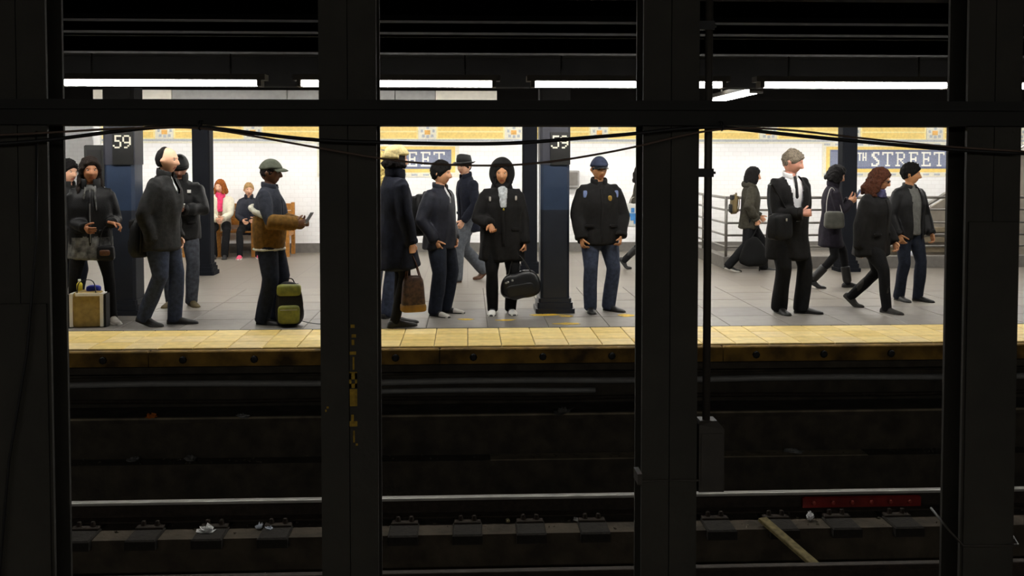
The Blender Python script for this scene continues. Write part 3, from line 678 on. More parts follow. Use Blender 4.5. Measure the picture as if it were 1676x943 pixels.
        hp_.append(tube([w - d * 0.03 * k, w + d * 0.015 * k, w + d * 0.05 * k, w + d * 0.088 * k], [(.024 * k, .020 * k), (.028 * k, .017 * k), (.040 * k, .016 * k), (.040 * k, .013 * k)], fwdside, 12, 0.7))
        cu = curl[i]
        for q, (o_, ln) in enumerate([(0.030, .074), (0.0105, .082), (-0.0095, .077), (-0.029, .062)]):
            p = w + d * 0.085 * k + fwdside * o_ * k; dd = d + fwdside * o_ * 1.2; pts = [p]
            for sg, fr in enumerate((0.45, 0.30, 0.25)):
                ax = np.cross(dd, pn_); dd = nrm(rotm(tuple(nrm(ax)), cu * (1.0, 1.15, 0.8)[sg] + 3 * q) @ nrm(dd)); p = p + dd * ln * fr * k; pts.append(p)
            hp_.append(tube(pts, [(.0092 * k,) * 2, (.0088 * k,) * 2, (.008 * k,) * 2, (.0066 * k,) * 2], fwdside, 8, 0.9))
        p = w + d * 0.02 * k + fwdside * 0.026 * k; dd = nrm(d * 0.75 + fwdside * 0.7 + pn_ * 0.25); pts = [p]
        for fr in (.042, .032, .026):
            p = p + dd * fr * k; pts.append(p); dd = nrm(dd + d * 0.25 + pn_ * 0.012 * cu)
        hp_.append(tube(pts, [(.014 * k,) * 2, (.0115 * k,) * 2, (.010 * k,) * 2, (.008 * k,) * 2], pn_, 8, 0.9))
        v, f = join(hp_); parts.append((v, f)); slots += [0] * len(f)
        J['palm', s] = w + d * 0.075 * k + pn_ * 0.02 * k; J['grip', s] = w + d * 0.10 * k + pn_ * 0.03 * k
    V, F = join(parts)
    root = mk('person', V, F, [skm, eye, hm, lip, mat('eye_white', (214, 208, 200), 0.3, 0, 0)], None, True)
    root.data.polygons.foreach_set('material_index', slots)
    root.location = (X, Y, 0); root.rotation_euler = (0, 0, R(face)); tag(root, label, 'person', group)
    def garment(name, prims, m, vox=0.014, wr=0.006, wf=22, smo=4, cut=None, parent=None, lbl=None, sd=0):
        V, N_, F = remesh(*join(prims), voxel=vox, smooth=smo)
        if wr: V = folds(V, N_, wr, wf, seed + sd)
        if cut is not None:
            kill = cut(V); F = [f for f in F if not kill[list(f)].all()]
        o = mk(name, V, F, m, parent or root, True)
        if lbl: o['label'] = lbl
        return o
    # ---------------- trousers
    if legs:
        rt, rk, ra = legs.get('r', (0.095, 0.075, 0.062)); pr = []
        a, b = 0.155 * build * k, 0.112 * build * k
        pr.append(tube([at(0.60), at(0.54), P + np.array([0, 0, -0.035 * H])], [(a * .92, b * .95), (a, b), (a * .86, b * .9)], side, 16, 0.6))
        for s in (1, -1):
            h_, kn, an = J['hip', s], J['knee', s], J['ank', s]; e = legs.get('len', 1.0)
            ax = nrm(an - kn)
            an2 = kn + (an - kn) * e + ax * (0.045 * k if e == 1.0 else 0)
            pr.append(tube([h_, h_ * .5 + kn * .5, kn, kn * .5 + an2 * .5, an2], [(rt * k * build,) * 2, (rt * .92 * k * build,) * 2, (rk * k,) * 2, (rk * .5 * k + ra * .5 * k,) * 2, (ra * k,) * 2], (1, 0, 0), 14, 0.35))
        garment(legs.get('name', 'trousers'), pr, legs['m'], 0.014, legs.get('wr', 0.006), 26, 3, lbl=legs.get('label'))
    # ---------------- shoes
    if shoes:
        for s in (1, -1):
            ball, d, pit = J['foot', s]; z = np.array([0, 0, 1.0]); lat = np.cross(z, d)
            secs = [(-.205, .020, .050), (-.19, .031, .068), (-.15, .035, .085), (-.09, .037, .082), (-.03, .043, .060), (.02, .046, .048), (.065, .040, .040), (.095, .022, .028)]
            V = []; n = 14
            for t_, w_, h_ in secs:
                for q in range(n):
                    a = 2 * math.pi * q / n; c = math.cos(a); sn = math.sin(a)
                    V.append((t_, math.copysign(abs(c) ** 0.8, c) * w_, max(0.0, h_ * 0.35 + math.copysign(abs(sn) ** 0.8, sn) * h_ * 0.65)))
            V = np.array(V) * k * shoes.get('s', 1.0); F = [(i * n + j, i * n + (j + 1) % n, (i + 1) * n + (j + 1) % n, (i + 1) * n + j) for i in range(len(secs) - 1) for j in range(n)]
            F += [tuple(range(n - 1, -1, -1)), tuple(range((len(secs) - 1) * n, len(secs) * n))]
            cp, sp_ = math.cos(R(pit)), math.sin(R(pit))
            def tf(V):
                o = []
                for t_, l_, h_ in V:
                    if t_ < 0: t2, h2 = t_ * cp + h_ * sp_, -t_ * sp_ + h_ * cp
                    else: t2, h2 = t_ + h_ * sp_ * 0.5, h_
                    o.append(ball + d * t2 + lat * l_ + z * h2)
                return np.array(o)
            sh_ = mk(shoes.get('name', 'shoe'), tf(V), F, shoes['m'], root, True)
            if shoes.get('label'): sh_['label'] = shoes['label']
            S = G(); ol = [(-.21, 0)] + [(t_, w_ + .004) for t_, w_, h_ in secs[1:-1]] + [(.10, .012)]
            prof = ol + [(a, -b) for a, b in ol[::-1] if b > 0]
            S.prism([(a * k * shoes.get('s', 1), b * k * shoes.get('s', 1)) for a, b in prof], 0.0, 0.017)
            so = mk('sole', tf(np.array(S.v)), S.f, shoes.get('sole', shoes['m']), sh_)
            if shoes.get('toe'):
                V2 = V.reshape(len(secs), n, 3)[4:] * np.array([1, 1.06, 1.06]); F2 = [(i * n + j, i * n + (j + 1) % n, (i + 1) * n + (j + 1) % n, (i + 1) * n + j) for i in range(len(V2) - 1) for j in range(n)] + [tuple(range((len(V2) - 1) * n, len(V2) * n))]
                mk('toe_cap', tf(V2.reshape(-1, 3)), F2, shoes['toe'], sh_, True)
            if shoes.get('boot'):
                kn, an = J['knee', s], J['ank', s]
                garment('boot_shaft', [tube([an + (kn - an) * shoes['boot'], an * .6 + kn * .4 if shoes['boot'] > .5 else an, an, an + (an - kn) * 0.08], [(.064 * k,) * 2, (.062 * k,) * 2, (.046 * k,) * 2, (.042 * k,) * 2], (1, 0, 0), 14, 0.2)], shoes['m'], 0.012, 0.002, 30, 2, parent=sh_)
    # ---------------- top garment(s)
    def torso(hem, ga, gb, flare=1.0, fb=1.0, z0=0.845, hemf=0.0, shoulder=1.0):
        rows = [(z0, .060, .062, 0), (0.828, .092, .076, 0), (0.806, .128 * shoulder, .088, 0), (0.77, .156 * shoulder, .105, 0.004), (0.71, .166, .118, .006), (0.61, .156, .114, .004), (0.53, .166, .118, 0)]
        rows = [r_ for r_ in rows if r_[0] > hem + 0.02]
        pts = [at(h, f_) for h, a, b, f_ in rows]; rad = [(a * ga * k * (build if h < .8 else 0.5 + 0.5 * build), b * gb * k * (build if h < .8 else 1)) for h, a, b, f_ in rows]
        la_ = rows[-1][0]; n = max(1, int((la_ - hem) / 0.07))
        for i in range(1, n + 1):
            h = la_ + (hem - la_) * i / n; q = i / n
            base = at(h) if h >= 0.53 else np.array([P[0], P[1], h * H + (hz - 0.53 * H)])
            pts.append(base + np.array([0, -hemf * q, 0])); rad.append((rad[len(rows) - 1][0] * (1 + (flare - 1) * q), rad[len(rows) - 1][1] * (1 + (fb - 1) * q)))
        return tube(pts, rad, side, 22, 0.12)
    def sleeves(r=(.074, .064, .052), to=1.0, which=(1, -1), frm=0.0):
        o = []
        for s in which:
            a, b, c = J['sho', s], J['elb', s], J['wri', s]; c2 = b + (c - b) * to
            if frm < 0.5: o.append(tube([at(0.825, 0, s * 0.05 * k), at(0.806, 0, s * 0.11 * k), a], [(.045 * k, .045 * k), (.055 * k, .05 * k), (r[0] * .86 * k,) * 2], (0, 1, 0), 12, 0.4))
            if frm < 0.5: o.append(tube([a, a * .5 + b * .5, b, b * .5 + c2 * .5, c2], [(r[0] * .9 * k,) * 2, (r[0] * .5 * k + r[1] * .5 * k,) * 2, (r[1] * k,) * 2, (r[1] * .5 * k + r[2] * .5 * k,) * 2, (r[2] * k,) * 2], (1, 0, 0), 14, 0.25))
            else: o.append(tube([b, b * .5 + c2 * .5, c2], [(r[1] * k,) * 2, (r[1] * .5 * k + r[2] * .5 * k,) * 2, (r[2] * k,) * 2], (1, 0, 0), 14, 0.5))
        return o
    def collar(m, h0=0.825, h1=0.872, r0=.082, r1=.070, name='collar', parent=None, lbl=None, gap=22):
        hm_ = (h0 + h1) / 2 + 0.004; r_ = (r0 + r1) / 2 + 0.004; hh = max(0.02, (h1 - h0) * H * 0.55); pts = []
        for a in np.linspace(R(gap), R(360 - gap), 23):
            pts.append(at(hm_ - 0.010 * math.cos(a), neck_fwd * .5 + math.cos(a) * r_ * 0.98 * k, math.sin(a) * r_ * k))
        return garment(name, [tube(pts, [(hh, 0.011 * k)] * 23, ux, 12, 0.4)], m, 0.009, 0.002, 40, 1, parent=parent, lbl=lbl)
    ctx = dict(root=root, J=J, at=at, side=side, fwd=fwd, ux=ux, k=k, H=H, P=P, torso=torso, sleeves=sleeves, collar=collar, garment=garment, hw=hw, hm=hm, hrot=hrot, hc=hc, hk=hk)
    for t_ in (top or []):
        pr = [torso(t_.get('hem', 0.46), t_.get('g', 1.10), t_.get('gb', t_.get('g', 1.10)), t_.get('flare', 1.0), t_.get('fb', 1.0), hemf=t_.get('hemf', 0), shoulder=t_.get('sh', 1.0))]
        if t_.get('sleeve', True): pr += sleeves(t_.get('sr', (.080, .066, .054)))
        cut = None
        if t_.get('open'):
            w0, w1, hlo = t_['open']
            def cut(V, w0=w0, w1=w1, hlo=hlo):
                q = V - P; lat = q @ side; fr = q @ fwd; h = (q @ ux) / H + 0.53
                wd = w1 + (w0 - w1) * np.clip((h - 0.55) / 0.28, 0, 1)
                return (fr > 0.02) & (np.abs(lat - t_.get('openx', 0)) < wd * k) & (h > hlo) & (h < 0.86) & (np.abs(lat) < 0.13 * k)
        jk = garment(t_.get('name', 'jacket'), pr, t_['m'], t_.get('vox', 0.014), t_.get('wr', 0.011), t_.get('wf', 27), 4, cut, lbl=t_.get('label'), sd=3)
        if t_.get('sleeve', True):
            r2 = t_.get('sr', (.080, .066, .054))[2]
            for s in (1, -1):
                b_, c_ = J['elb', s], J['wri', s]
                garment('cuff', [tube([b_ + (c_ - b_) * 0.86, b_ + (c_ - b_) * 1.02], [(r2 * 1.07 * k,) * 2, (r2 * 1.03 * k,) * 2], (1, 0, 0), 14, 0.1)], t_['m'], 0.010, 0.001, 30, 1, parent=jk)
            if not t_.get('open') and t_.get('hem', .46) < 0.5:
                gb_ = t_.get('gb', t_.get('g', 1.1)) * build * k
                hs = np.linspace(max(t_.get('hem', .46), 0.45) + 0.01, 0.80, 9); pts = [at(h, np.interp(h, [.53, .61, .71, .765, .80], [.118, .118, .124, .112, .090]) * gb_ + 0.001) for h in hs]
                v, f = tube(pts, [(0.016, 0.007)] * 9, side, 8, 0.3); mk('placket', v, f, t_['m'], jk, True)
                for s in (1, -1):
                    v, f = superbox(0.11 * k, 0.014, 0.035, 0.5, 14, 8, (0, 0, 0)); rz_ = rotm((0, 0, 1), s * 24 + twist); v = v @ rz_.T + at(0.555, 0.102 * gb_, s * 0.095 * k * t_.get('g', 1.1) * build)
                    mk('pocket_flap', v, f, t_['m'], jk, True)
        if t_.get('collar'): collar(t_['m'], **(t_['collar'] if isinstance(t_['collar'], dict) else {}), parent=jk)
        if t_.get('zip'):
            V = [at(h, (0.118 + 0.004) * t_.get('gb', t_.get('g', 1.1)) * build * k + 0.006) for h in np.linspace(t_.get('hem', .46) + 0.03, 0.82, 8)]
            for i in range(6, 8): V[i] = at(np.linspace(t_.get('hem', .46) + 0.03, 0.82, 8)[i], 0.095 * t_.get('g', 1.1) * k)
            v, f = tube(V, [(0.006, 0.004)] * 8, side, 6, 0.2); mk('zip', v, f, t_['zip'], jk)
    # ---------------- hair
    if hair:
        st = hair.get('style', 'short'); off = hair.get('off', 0.012); sd = seed + 11
        if st == 'short': V, F = shell(HAIR_SHORT, off * (0.45 + 0.85 * np.clip(HD[:, 2] + 0.25, 0, 1)), -0.006, noise=0.008, nf=170, seed=sd); mk('hair', hw(V), F, hm, root, True)
        elif st == 'bald': V, F = shell(HAIR_BALD, off, noise=0.002, seed=sd); mk('hair', hw(V), F, hm, root, True)
        elif st in ('long', 'curly', 'dreads', 'bob'):
            rr = np.random.default_rng(sd); prims = [shell(HAIR_FULL, off + (0.012 if st != 'bob' else 0.006), noise=0.004, seed=sd)]
            ln = hair.get('len', 0.25); n = hair.get('n', 26)
            for i in range(n):
                sw = 108 if st in ('dreads', 'curly') else 130; a = R(-sw + 2 * sw * i / (n - 1)) + math.pi      # around the back from temple to temple
                x0, y0 = 0.078 * math.sin(a), -0.088 * math.cos(a) + 0.01
                l = ln * rr.uniform(0.8, 1.1); r0 = {'long': .022, 'curly': .026, 'dreads': .011, 'bob': .02}[st]
                pts = [(x0 * .75, y0 * .75, 0.05), (x0 * 1.05, y0 * 1.05, 0.0)]
                m_ = 5
                for q in range(1, m_ + 1):
                    w_ = hair.get('wave', 0.006); sp2 = hair.get('spread', 0.25) * q / m_
                    pts.append((x0 * (1.1 + sp2) + rr.normal() * w_, y0 * (1.1 + sp2 * .6) + rr.normal() * w_, -l * q / m_))
                prims.append(tube(pts, [(r0, r0)] * (len(pts) - 1) + [(r0 * .6, r0 * .6)], (1, 0, 0), 8, 0.8))
            V, N2, F = remesh(*join(prims), voxel=0.009, smooth=1 if st == 'dreads' else 2)
            V = folds(V, N2, 0.004 if st != 'curly' else 0.008, 70 if st != 'curly' else 90, sd, (1, 1, 0.3 if st == 'long' else 1))
            mk('hair', hw(V), F, hm, root, True)
    if extra: extra(ctx)
    Mw = Matrix.Translation((X, Y, 0)) @ Matrix.Rotation(R(face), 4, 'Z')
    def W(p): return np.array(Mw @ Vector(tuple(p)))
    ctx['W'] = W
    return ctx

# ---- headwear (parts of the person who wears it)
def cap(c, m, brim_m=None, brim=0.075, name='cap', low=0.35):
    V, F = shell(lambda x, y, z: sm(z - np.where(y < 0, low, low - 0.12), 0.06), 0.022, -0.02, base=HB * np.array([1.02, 1.02, 1.0]))
    o = mk(name, c['hw'](V), F, m, c['root'], True)
    if brim:
        g = G(); n = 13; V = []; 
        for j, (rr, dz) in enumerate([(0.0, 0), (0.4, -0.003), (0.75, -0.010), (1.0, -0.02)]):
            for i in range(n):
                a = R(-62 + 124 * i / (n - 1)); rx = 0.085 * math.sin(a); ry = -0.098 * math.cos(a)
                V.append((rx * (1 + 0.05 * rr), ry - rr * brim * math.cos(a) ** 0.8, low * 0.118 + 0.012 + dz - 0.25 * rx * rx / 0.085))
        m_ = len(V); V += [(x, y, z - 0.006) for x, y, z in V]; F = []
        for j in range(3):
            for i in range(n - 1):
                a = j * n + i; F += [(a, a + 1, a + n + 1, a + n), (m_ + a + n, m_ + a + n + 1, m_ + a + 1, m_ + a)]
        for i in range(n - 1): a = 3 * n + i; F += [(a, a + 1, m_ + a + 1, m_ + a), (i + 1, i, m_ + i, m_ + i + 1)]
        for j in range(3): a = j * n; F += [(a, a + n, m_ + a + n, m_ + a), (a + n - 1 + n, a + n - 1, m_ + a + n - 1, m_ + a + 2 * n - 1)]
        mk('brim', c['hw'](V), F, brim_m or m, o, True)
    return o
def beanie(c, m):
    V, F = shell(lambda x, y, z: sm(z - np.where(y < 0, 0.28 - 0.12 * (1 + y), 0.16 - 0.3 * y), 0.05), 0.024, -0.02)
    o = mk('beanie', c['hw'](V * np.array([1, 1, 1.05])), F, m, c['root'], True)
    th = np.linspace(0, 2 * math.pi, 28, endpoint=False)
    pts = [(0.098 * math.sin(a) * 0.93, -0.117 * math.cos(a) * .97 + 0.004, 0.020 - 0.022 * (1 - math.cos(a)) * .6 + 0.012) for a in th]
    V = []; F = []
    for i, p in enumerate(pts):
        p = np.array(p); r_ = nrm((p[0], p[1], 0))
        for dr, dz in ((-.012, -.02), (.003, -.02), (.005, .0), (.003, .022), (-.012, .022)): V.append(p + r_ * dr + np.array([0, 0, dz]))
    n = len(pts)
    for i in range(n):
        for j in range(5): F.append((i * 5 + j, ((i + 1) % n) * 5 + j, ((i + 1) % n) * 5 + (j + 1) % 5, i * 5 + (j + 1) % 5))
    mk('turned_up_cuff', c['hw'](V), F, m, o, True); return o
def fedora(c, m, band):
    v, f = tube([(0, 0.005, 0.035), (0, 0.005, 0.10), (0, 0.008, 0.145), (0, 0.01, 0.155)], [(0.092, 0.112), (0.089, 0.108), (0.078, 0.098), (0.05, 0.07)], (1, 0, 0), 24, 0.1)
    o = mk('fedora', c['hw'](v), f, m, c['root'], True)
    V = []; F = []; n = 30
    for j, (s, dz) in enumerate([(0.95, 0.04), (1.2, 0.036), (1.42, 0.046), (1.42, 0.040), (1.2, 0.030), (0.95, 0.034)]):
        for i in range(n):
            a = 2 * math.pi * i / n; V.append((0.094 * s * math.sin(a), 0.005 - 0.115 * s * math.cos(a), dz + 0.018 * (s - 1) * abs(math.sin(a)) * 2))
    for j in range(6):
        for i in range(n): F.append((j * n + i, j * n + (i + 1) % n, ((j + 1) % 6) * n + (i + 1) % n, ((j + 1) % 6) * n + i))
    mk('hat_brim', c['hw'](V), F, m, o, True)
    v, f = tube([(0, 0.005, 0.042), (0, 0.005, 0.068)], [(0.0955, 0.1155), (0.0945, 0.1145)], (1, 0, 0), 24, 0.0); mk('hat_band', c['hw'](v), f, band, o, True)
def hood(c, m, up=True, off=0.036, name='hood'):
    k = c['k']
    if up:
        def mask(x, y, z): return 1 - sm(-y - 0.52 + 0.0 * z, 0.12) * sm(0.62 - z, 0.15)
        prims = [shell(mask, off, -0.03)]
        prims.append(tube([(0, 0.03, -0.03), (0, 0.04, -0.10), (0, 0.045, -0.16)], [(.088, .085), (.10, .09), (.12, .10)], (1, 0, 0), 16, 0.3))
    else:
        prims = [tube([(-0.10, -0.02, -0.15), (-0.09, 0.06, -0.14), (0, 0.115, -0.13), (0.09, 0.06, -0.14), (0.10, -0.02, -0.15)], [(.035, .03), (.045, .04), (.055, .045), (.045, .04), (.035, .03)], (0, 0, 1), 12, 0.8)]
    V, N_, F = remesh(*join(prims), voxel=0.010, smooth=3); V = folds(V, N_, 0.004, 40, 5)
    o = mk(name, c['hw'](V), F, m, c['root'], True)
    if up: c['root'][name] = 1; del c['root'][name]
    return o
def scarf(c, m, r=0.085, h0=0.835, h1=0.875, tails=None, label=None):
    k = c['k']; prims = []
    for j, (h, rr) in enumerate([(h0, r), ((h0 + h1) / 2, r * .96), (h1, r * .88)]):
        ctr = c['at'](h, 0.018); pts = [ctr + (c['side'] * math.sin(a) * rr + c['fwd'] * math.cos(a) * rr * 1.0) * k - c['ux'] * (0.018 * math.cos(a)) for a in np.linspace(0, 2 * math.pi, 17)]
        prims.append(tube(pts, [(.024 * k, .024 * k)] * 17, c['ux'], 8, 0.5))
    if tails:
        for sx, ln, w_ in tails:
            pts = [c['at'](0.84, 0.09 * k, sx * k), c['at'](0.78, 0.135 * k, sx * k), c['at'](0.84 - ln / 2, 0.15 * k, sx * 1.1 * k), c['at'](0.84 - ln, 0.155 * k, sx * 1.2 * k)]
            prims.append(tube(pts, [(w_ * k, .02 * k)] * 4, c['side'], 10, 0.4))
    o = c['garment']('scarf', prims, m, 0.011, 0.005, 60, 2, lbl=label); return o
def glasses(c, m):
    g = []
    for s in (-1, 1):
        g.append(superbox(0.044, 0.014, 0.032, 0.5, 12, 8, (s * 0.032, -0.098, -0.008)))
        g.append(tube([(s * 0.054, -0.092, 0.012), (s * 0.074, -0.03, 0.012), (s * 0.079, 0.02, 0.006)], [(.003, .004)] * 3, (0, 0, 1), 6, 0.3))
    g.append(tube([(-0.012, -0.103, 0.014), (0.012, -0.103, 0.014)], [(.003, .003)] * 2, (0, 0, 1), 6, 0))
    v, f = join(g); return mk('sunglasses', c['hw'](v), f, m, c['root'], True)
def headphones(c, m):
    pts = [(0.088 * math.sin(a), 0.0, 0.02 + 0.115 * math.cos(a)) for a in np.linspace(-1.75, 1.75, 13)]
    v, f = tube(pts, [(.009, .005)] * 13, (0, 1, 0), 8, 0.3); o = mk('headphones', c['hw'](v), f, m, c['root'], True)
    for s in (-1, 1):
        v, f = tube([(s * 0.078, 0.008, 0.0), (s * 0.105, 0.008, 0.0)], [(.03, .034)] * 2, (0, 1, 0), 14, 0.3); mk('ear_cup', c['hw'](v), f, m, o, True)

def cloth(name, rgb, var=0.3, rough=0.9, bump=0.25, scale=25, bs=90): return mat(name, rgb, rough, 0, var, scale, bump, bs, spec=0.25)
C_black = cloth('black_wool', (23, 22, 22)); C_black2 = cloth('black_nylon', (20, 20, 21), rough=0.55); C_char = cloth('charcoal_cotton', (40, 40, 40)); C_navy = cloth('navy_wool', (20, 23, 35))
C_dnavy = cloth('dark_navy_nylon', (30, 32, 42), rough=0.6); C_jean = cloth('blue_denim', (54, 61, 79), 0.3); C_djean = cloth('dark_denim', (30, 35, 47), 0.3); C_gjean = cloth('grey_denim', (64, 67, 74), 0.35)
C_bpant = cloth('black_trousers', (18, 18, 20)); C_olive = cloth('olive_grey_parka', (60, 57, 48)); C_purple = cloth('dark_plum_wool', (30, 26, 35)); C_grey = cloth('mid_grey_knit', (104, 104, 100), 0.2); C_brown = cloth('brown_suede', (116, 84, 36), 0.35)
C_fleece = cloth('cream_fleece', (206, 202, 186), 0.2); C_cream = cloth('cream_quilt', (228, 222, 200), 0.1); C_pink = cloth('pink_knit', (226, 66, 108), 0.2); C_white = cloth('white_cotton', (236, 236, 238), 0.05); C_mottle = cloth('mottled_grey_knit', (96, 96, 94), 0.75, scale=18)
C_lgrey = cloth('pale_grey_scarf', (180, 184, 186), 0.35, scale=40); C_slate = cloth('slate_sweater', (50, 53, 62), 0.25); C_cap = cloth('grey_green_cap', (84, 88, 76), 0.2); C_ncap = cloth('navy_cap', (50, 56, 76), 0.2); C_wool = cloth('beige_wool', (196, 180, 128), 0.3, scale=40)
C_vio = cloth('violet_scarf', (74, 72, 104), 0.4); C_gpant = cloth('grey_flannel', (88, 92, 98), 0.25)
S_black = mat('black_leather', (24, 23, 22), 0.4, 0, 0.2); S_tan = mat('tan_suede', (96, 84, 56), 0.8, 0, 0.2); S_white = mat('white_rubber', (232, 230, 224), 0.6, 0, 0.05); S_grey = mat('grey_sneaker', (176, 172, 164), 0.7, 0, 0.15); S_dark = mat('dark_sneaker', (34, 33, 33), 0.6, 0, 0.2); S_pink = mat('pink_sneaker', (232, 92, 122), 0.6, 0, 0.1)
S_brown = mat('brown_leather', (86, 52, 28), 0.45, 0, 0.35, 30)
SK_l, SK_m, SK_t, SK_d = (232, 178, 146), (214, 156, 118), (190, 134, 92), (112, 74, 50)

# ---- bags and held things (things of their own)
def softbag(name, w, d, h, loc, rz, m, label, cat='bag', e=0.4, taper=0.1, amp=0.006, seed=1, tilt=0.0):
    t = empty(name, loc, rz); t.rotation_euler = (0, tilt, rz); tag(t, label, cat)
    V, F = superbox(w, d, h, e, 28, 20, taper=taper); n = nrm(V - V.mean(0)) if False else (V - V.mean(0)) / (np.linalg.norm(V - V.mean(0), axis=1)[:, None] + 1e-6)
    V = folds(V, n, amp, 26, seed); V[:, 2] = np.maximum(V[:, 2], 0.0)
    mk('body', V, F, m, t, True); return t
def strap(t, pts, m, r_=(0.014, 0.004), name='handle', side=(0, 1, 0)):
    P = np.array(pts, float)
    if len(P) > 2:                                   # smooth the polyline
        for _ in range(2):
            Q = [P[0]]
            for i in range(len(P) - 1): Q += [P[i] * .75 + P[i + 1] * .25, P[i] * .25 + P[i + 1] * .75]
            P = np.array(Q + [P[-1]])
    v, f = tube(P, [r_] * len(P), side, 8, 0.3); return mk(name, v, f, m, t, True)
def backpack(loc, rz, m, label, w=0.32, h=0.46, d=0.18, panel=None, seed=1, z_straps=True, tilt=0.0):
    t = softbag('backpack', w, d, h, loc, rz, m, label, 'backpack', 0.6, 0.22, 0.012, seed); t.rotation_euler = (tilt, 0, rz)
    V, F = superbox(w * 0.72, d * 0.45, h * 0.42, 0.4, 20, 12); V += np.array([0, d * 0.42, h * 0.08]); p = mk('front_pocket', V, F, panel or m, t, True)
    G().box(-w * .28, w * .28, d * 0.635, d * 0.65, h * 0.40, h * 0.415).build('zip', M_greymetal, p)
    V, F = superbox(w * 0.8, d * 0.5, h * 0.26, 0.4, 20, 12); V += np.array([0, d * 0.22, h * 0.70]); mk('top_flap', V, F, panel or m, t, True)
    for s in (-1, 1): strap(t, [(s * w * .22, -d * .42, h * .92), (s * w * .26, -d * .62, h * .8), (s * w * .28, -d * .66, h * .5), (s * w * .26, -d * .45, h * .12)], m, (0.024, 0.006), 'shoulder_strap', (1, 0, 0))
    strap(t, [(-0.05, -d * .3, h * .96), (-0.03, -d * .3, h * 1.06), (0.03, -d * .3, h * 1.06), (0.05, -d * .3, h * .96)], m, (0.008, 0.006), 'grab_handle')
    return t
def phone(p, dirv, nv, label, rgb=(20, 20, 22)):
    u = nrm(dirv); n = nrm(np.array(nv, float) - u * (np.array(nv, float) @ u)); s = np.cross(u, n)
    t = empty('phone', tuple(p)); tag(t, label, 'phone')
    def bx(a, b, c, o=0.0):
        return [tuple(u * i * a + s * j * b + n * (k_ * c + o)) for i, j, k_ in ((-1, -1, -1), (1, -1, -1), (1, 1, -1), (-1, 1, -1), (-1, -1, 1), (1, -1, 1), (1, 1, 1), (-1, 1, 1))]
    F = [(0, 3, 2, 1), (4, 5, 6, 7), (0, 1, 5, 4), (1, 2, 6, 5), (2, 3, 7, 6), (3, 0, 4, 7)]
    mk('case', bx(0.068, 0.035, 0.005), F, mat('phone_case_%d_%d_%d' % rgb, rgb, 0.3, 0, 0), t); mk('screen', bx(0.062, 0.031, 0.0006, 0.0055), F, mat('phone_glass', (60, 70, 84), 0.1, 0, 0), t)
    return t

# ============ left opening
p = person('person in dark grey coat half hidden at the left edge, behind the mottled tunic', -4.32, 10.75, 70, 1.66, hair=dict(style='short', rgb=(22, 20, 20), off=.018), skin=SK_l, head=(-10, 4),
       top=[dict(name='coat', m=C_char, hem=0.36, g=1.18, flare=1.1, fb=1.15, collar=True)], legs=dict(m=C_djean), shoes=dict(m=S_grey, sole=S_white), feet=((0.09, 0.02), (0.09, -0.06)), seed=1)
def x2(c):
    c['collar'](C_black2, 0.82, 0.885, 0.1, 0.085)
    c['garment']('tunic', [c['torso'](0.40, 1.22, 1.22, 1.06, 1.08, z0=0.56)], C_mottle, 0.013, 0.006, 40, 2, cut=lambda V: V[:, 2] > 0.53 * c['H'], lbl='mottled grey tunic hem')
    scarf(c, C_mottle, 0.072, 0.83, 0.842, [(-0.05, 0.08, 0.010), (0.05, 0.15, 0.012)], 'thin mottled grey scarf')
p = person('person in black jacket over mottled grey tunic standing behind the tote bag', -3.83, 10.12, 18, 1.68, hair=dict(style='dreads', rgb=(34, 26, 22), len=0.27, n=40, spread=0.5, off=0.018), skin=(176, 118, 82), head=(12, -1), build=1.08,
       top=[dict(m=C_black2, hem=0.47, g=1.22, sr=(.085, .07, .058), zip=C_grey)], legs=dict(m=C_bpant, r=(.085, .062, .05)), shoes=dict(m=S_grey, sole=S_white, label='pale grey sneaker'),
       hands=((0.20, 0.20, 1.04, (0.9, 0.3, -0.25)), (0.04, 0.26, 1.0)), armpole=((0.25, -0.7, -0.6), (0.3, -0.7, -0.5)), feet=((0.19, 0.03, 0, 18), (0.19, 0.0, 0, 14)), extra=x2, seed=2, curl=(40, 45))
w = p['W'](p['J']['wri', 1])
hb = softbag('handbag', 0.17, 0.10, 0.15, (-3.64, 9.99, 0.66), R(10), C_black2, 'small black handbag with brown flap hanging beside the mottled tunic', seed=4); strap(hb, [(-0.06, 0, .13), (-0.04, 0.02, .3), (0.02, 0.03, 0.36), (0.04, 0.02, .3), (0.06, 0, .13)], C_black2)
V, F = superbox(0.10, 0.03, 0.06, 0.5, 12, 8, (0.0, -0.05, 0.05)); mk('leather_flap', V, F, S_brown, hb, True)
# tote on the floor
tt = softbag('tote_bag', 0.30, 0.17, 0.36, (-3.78, 9.90, 0.008), R(4), mat('straw_canvas', (158, 134, 78), 0.85, 0, 0.25, 20), 'straw-coloured tote bag with white and black trim on the floor', e=0.3, taper=0.08, seed=6)
for s in (-1, 1):
    G().box(s * 0.145 - 0.014, s * 0.145 + 0.014, -0.092, 0.06, 0.01, 0.34).build('white_trim', S_white, tt); G().box(s * 0.172 - 0.008, s * 0.172 + 0.012, -0.07, 0.06, 0.0, 0.33).build('black_trim', C_black2, tt)
G().box(-0.10, 0.13, -0.09, -0.075, 0.315, 0.345).build('white_rim', S_white, tt)
strap(tt, [(-0.09, -0.07, .34), (-0.09, -0.03, .46), (0.06, -0.03, .48), (0.09, -0.07, .34)], C_black2)
V, F = superbox(0.14, 0.10, 0.07, 0.6, 14, 10, (0.04, 0.0, 0.34)); o = mk('blue_cloth', folds(V, V - V.mean(0), 0.05, 40, 3), F, mat('royal_blue_cloth', (30, 40, 140), 0.8), None, True); o.location = (-3.78, 9.93, 0.008); tag(o, 'royal blue cloth stuffed in the top of the tote bag', 'cloth')
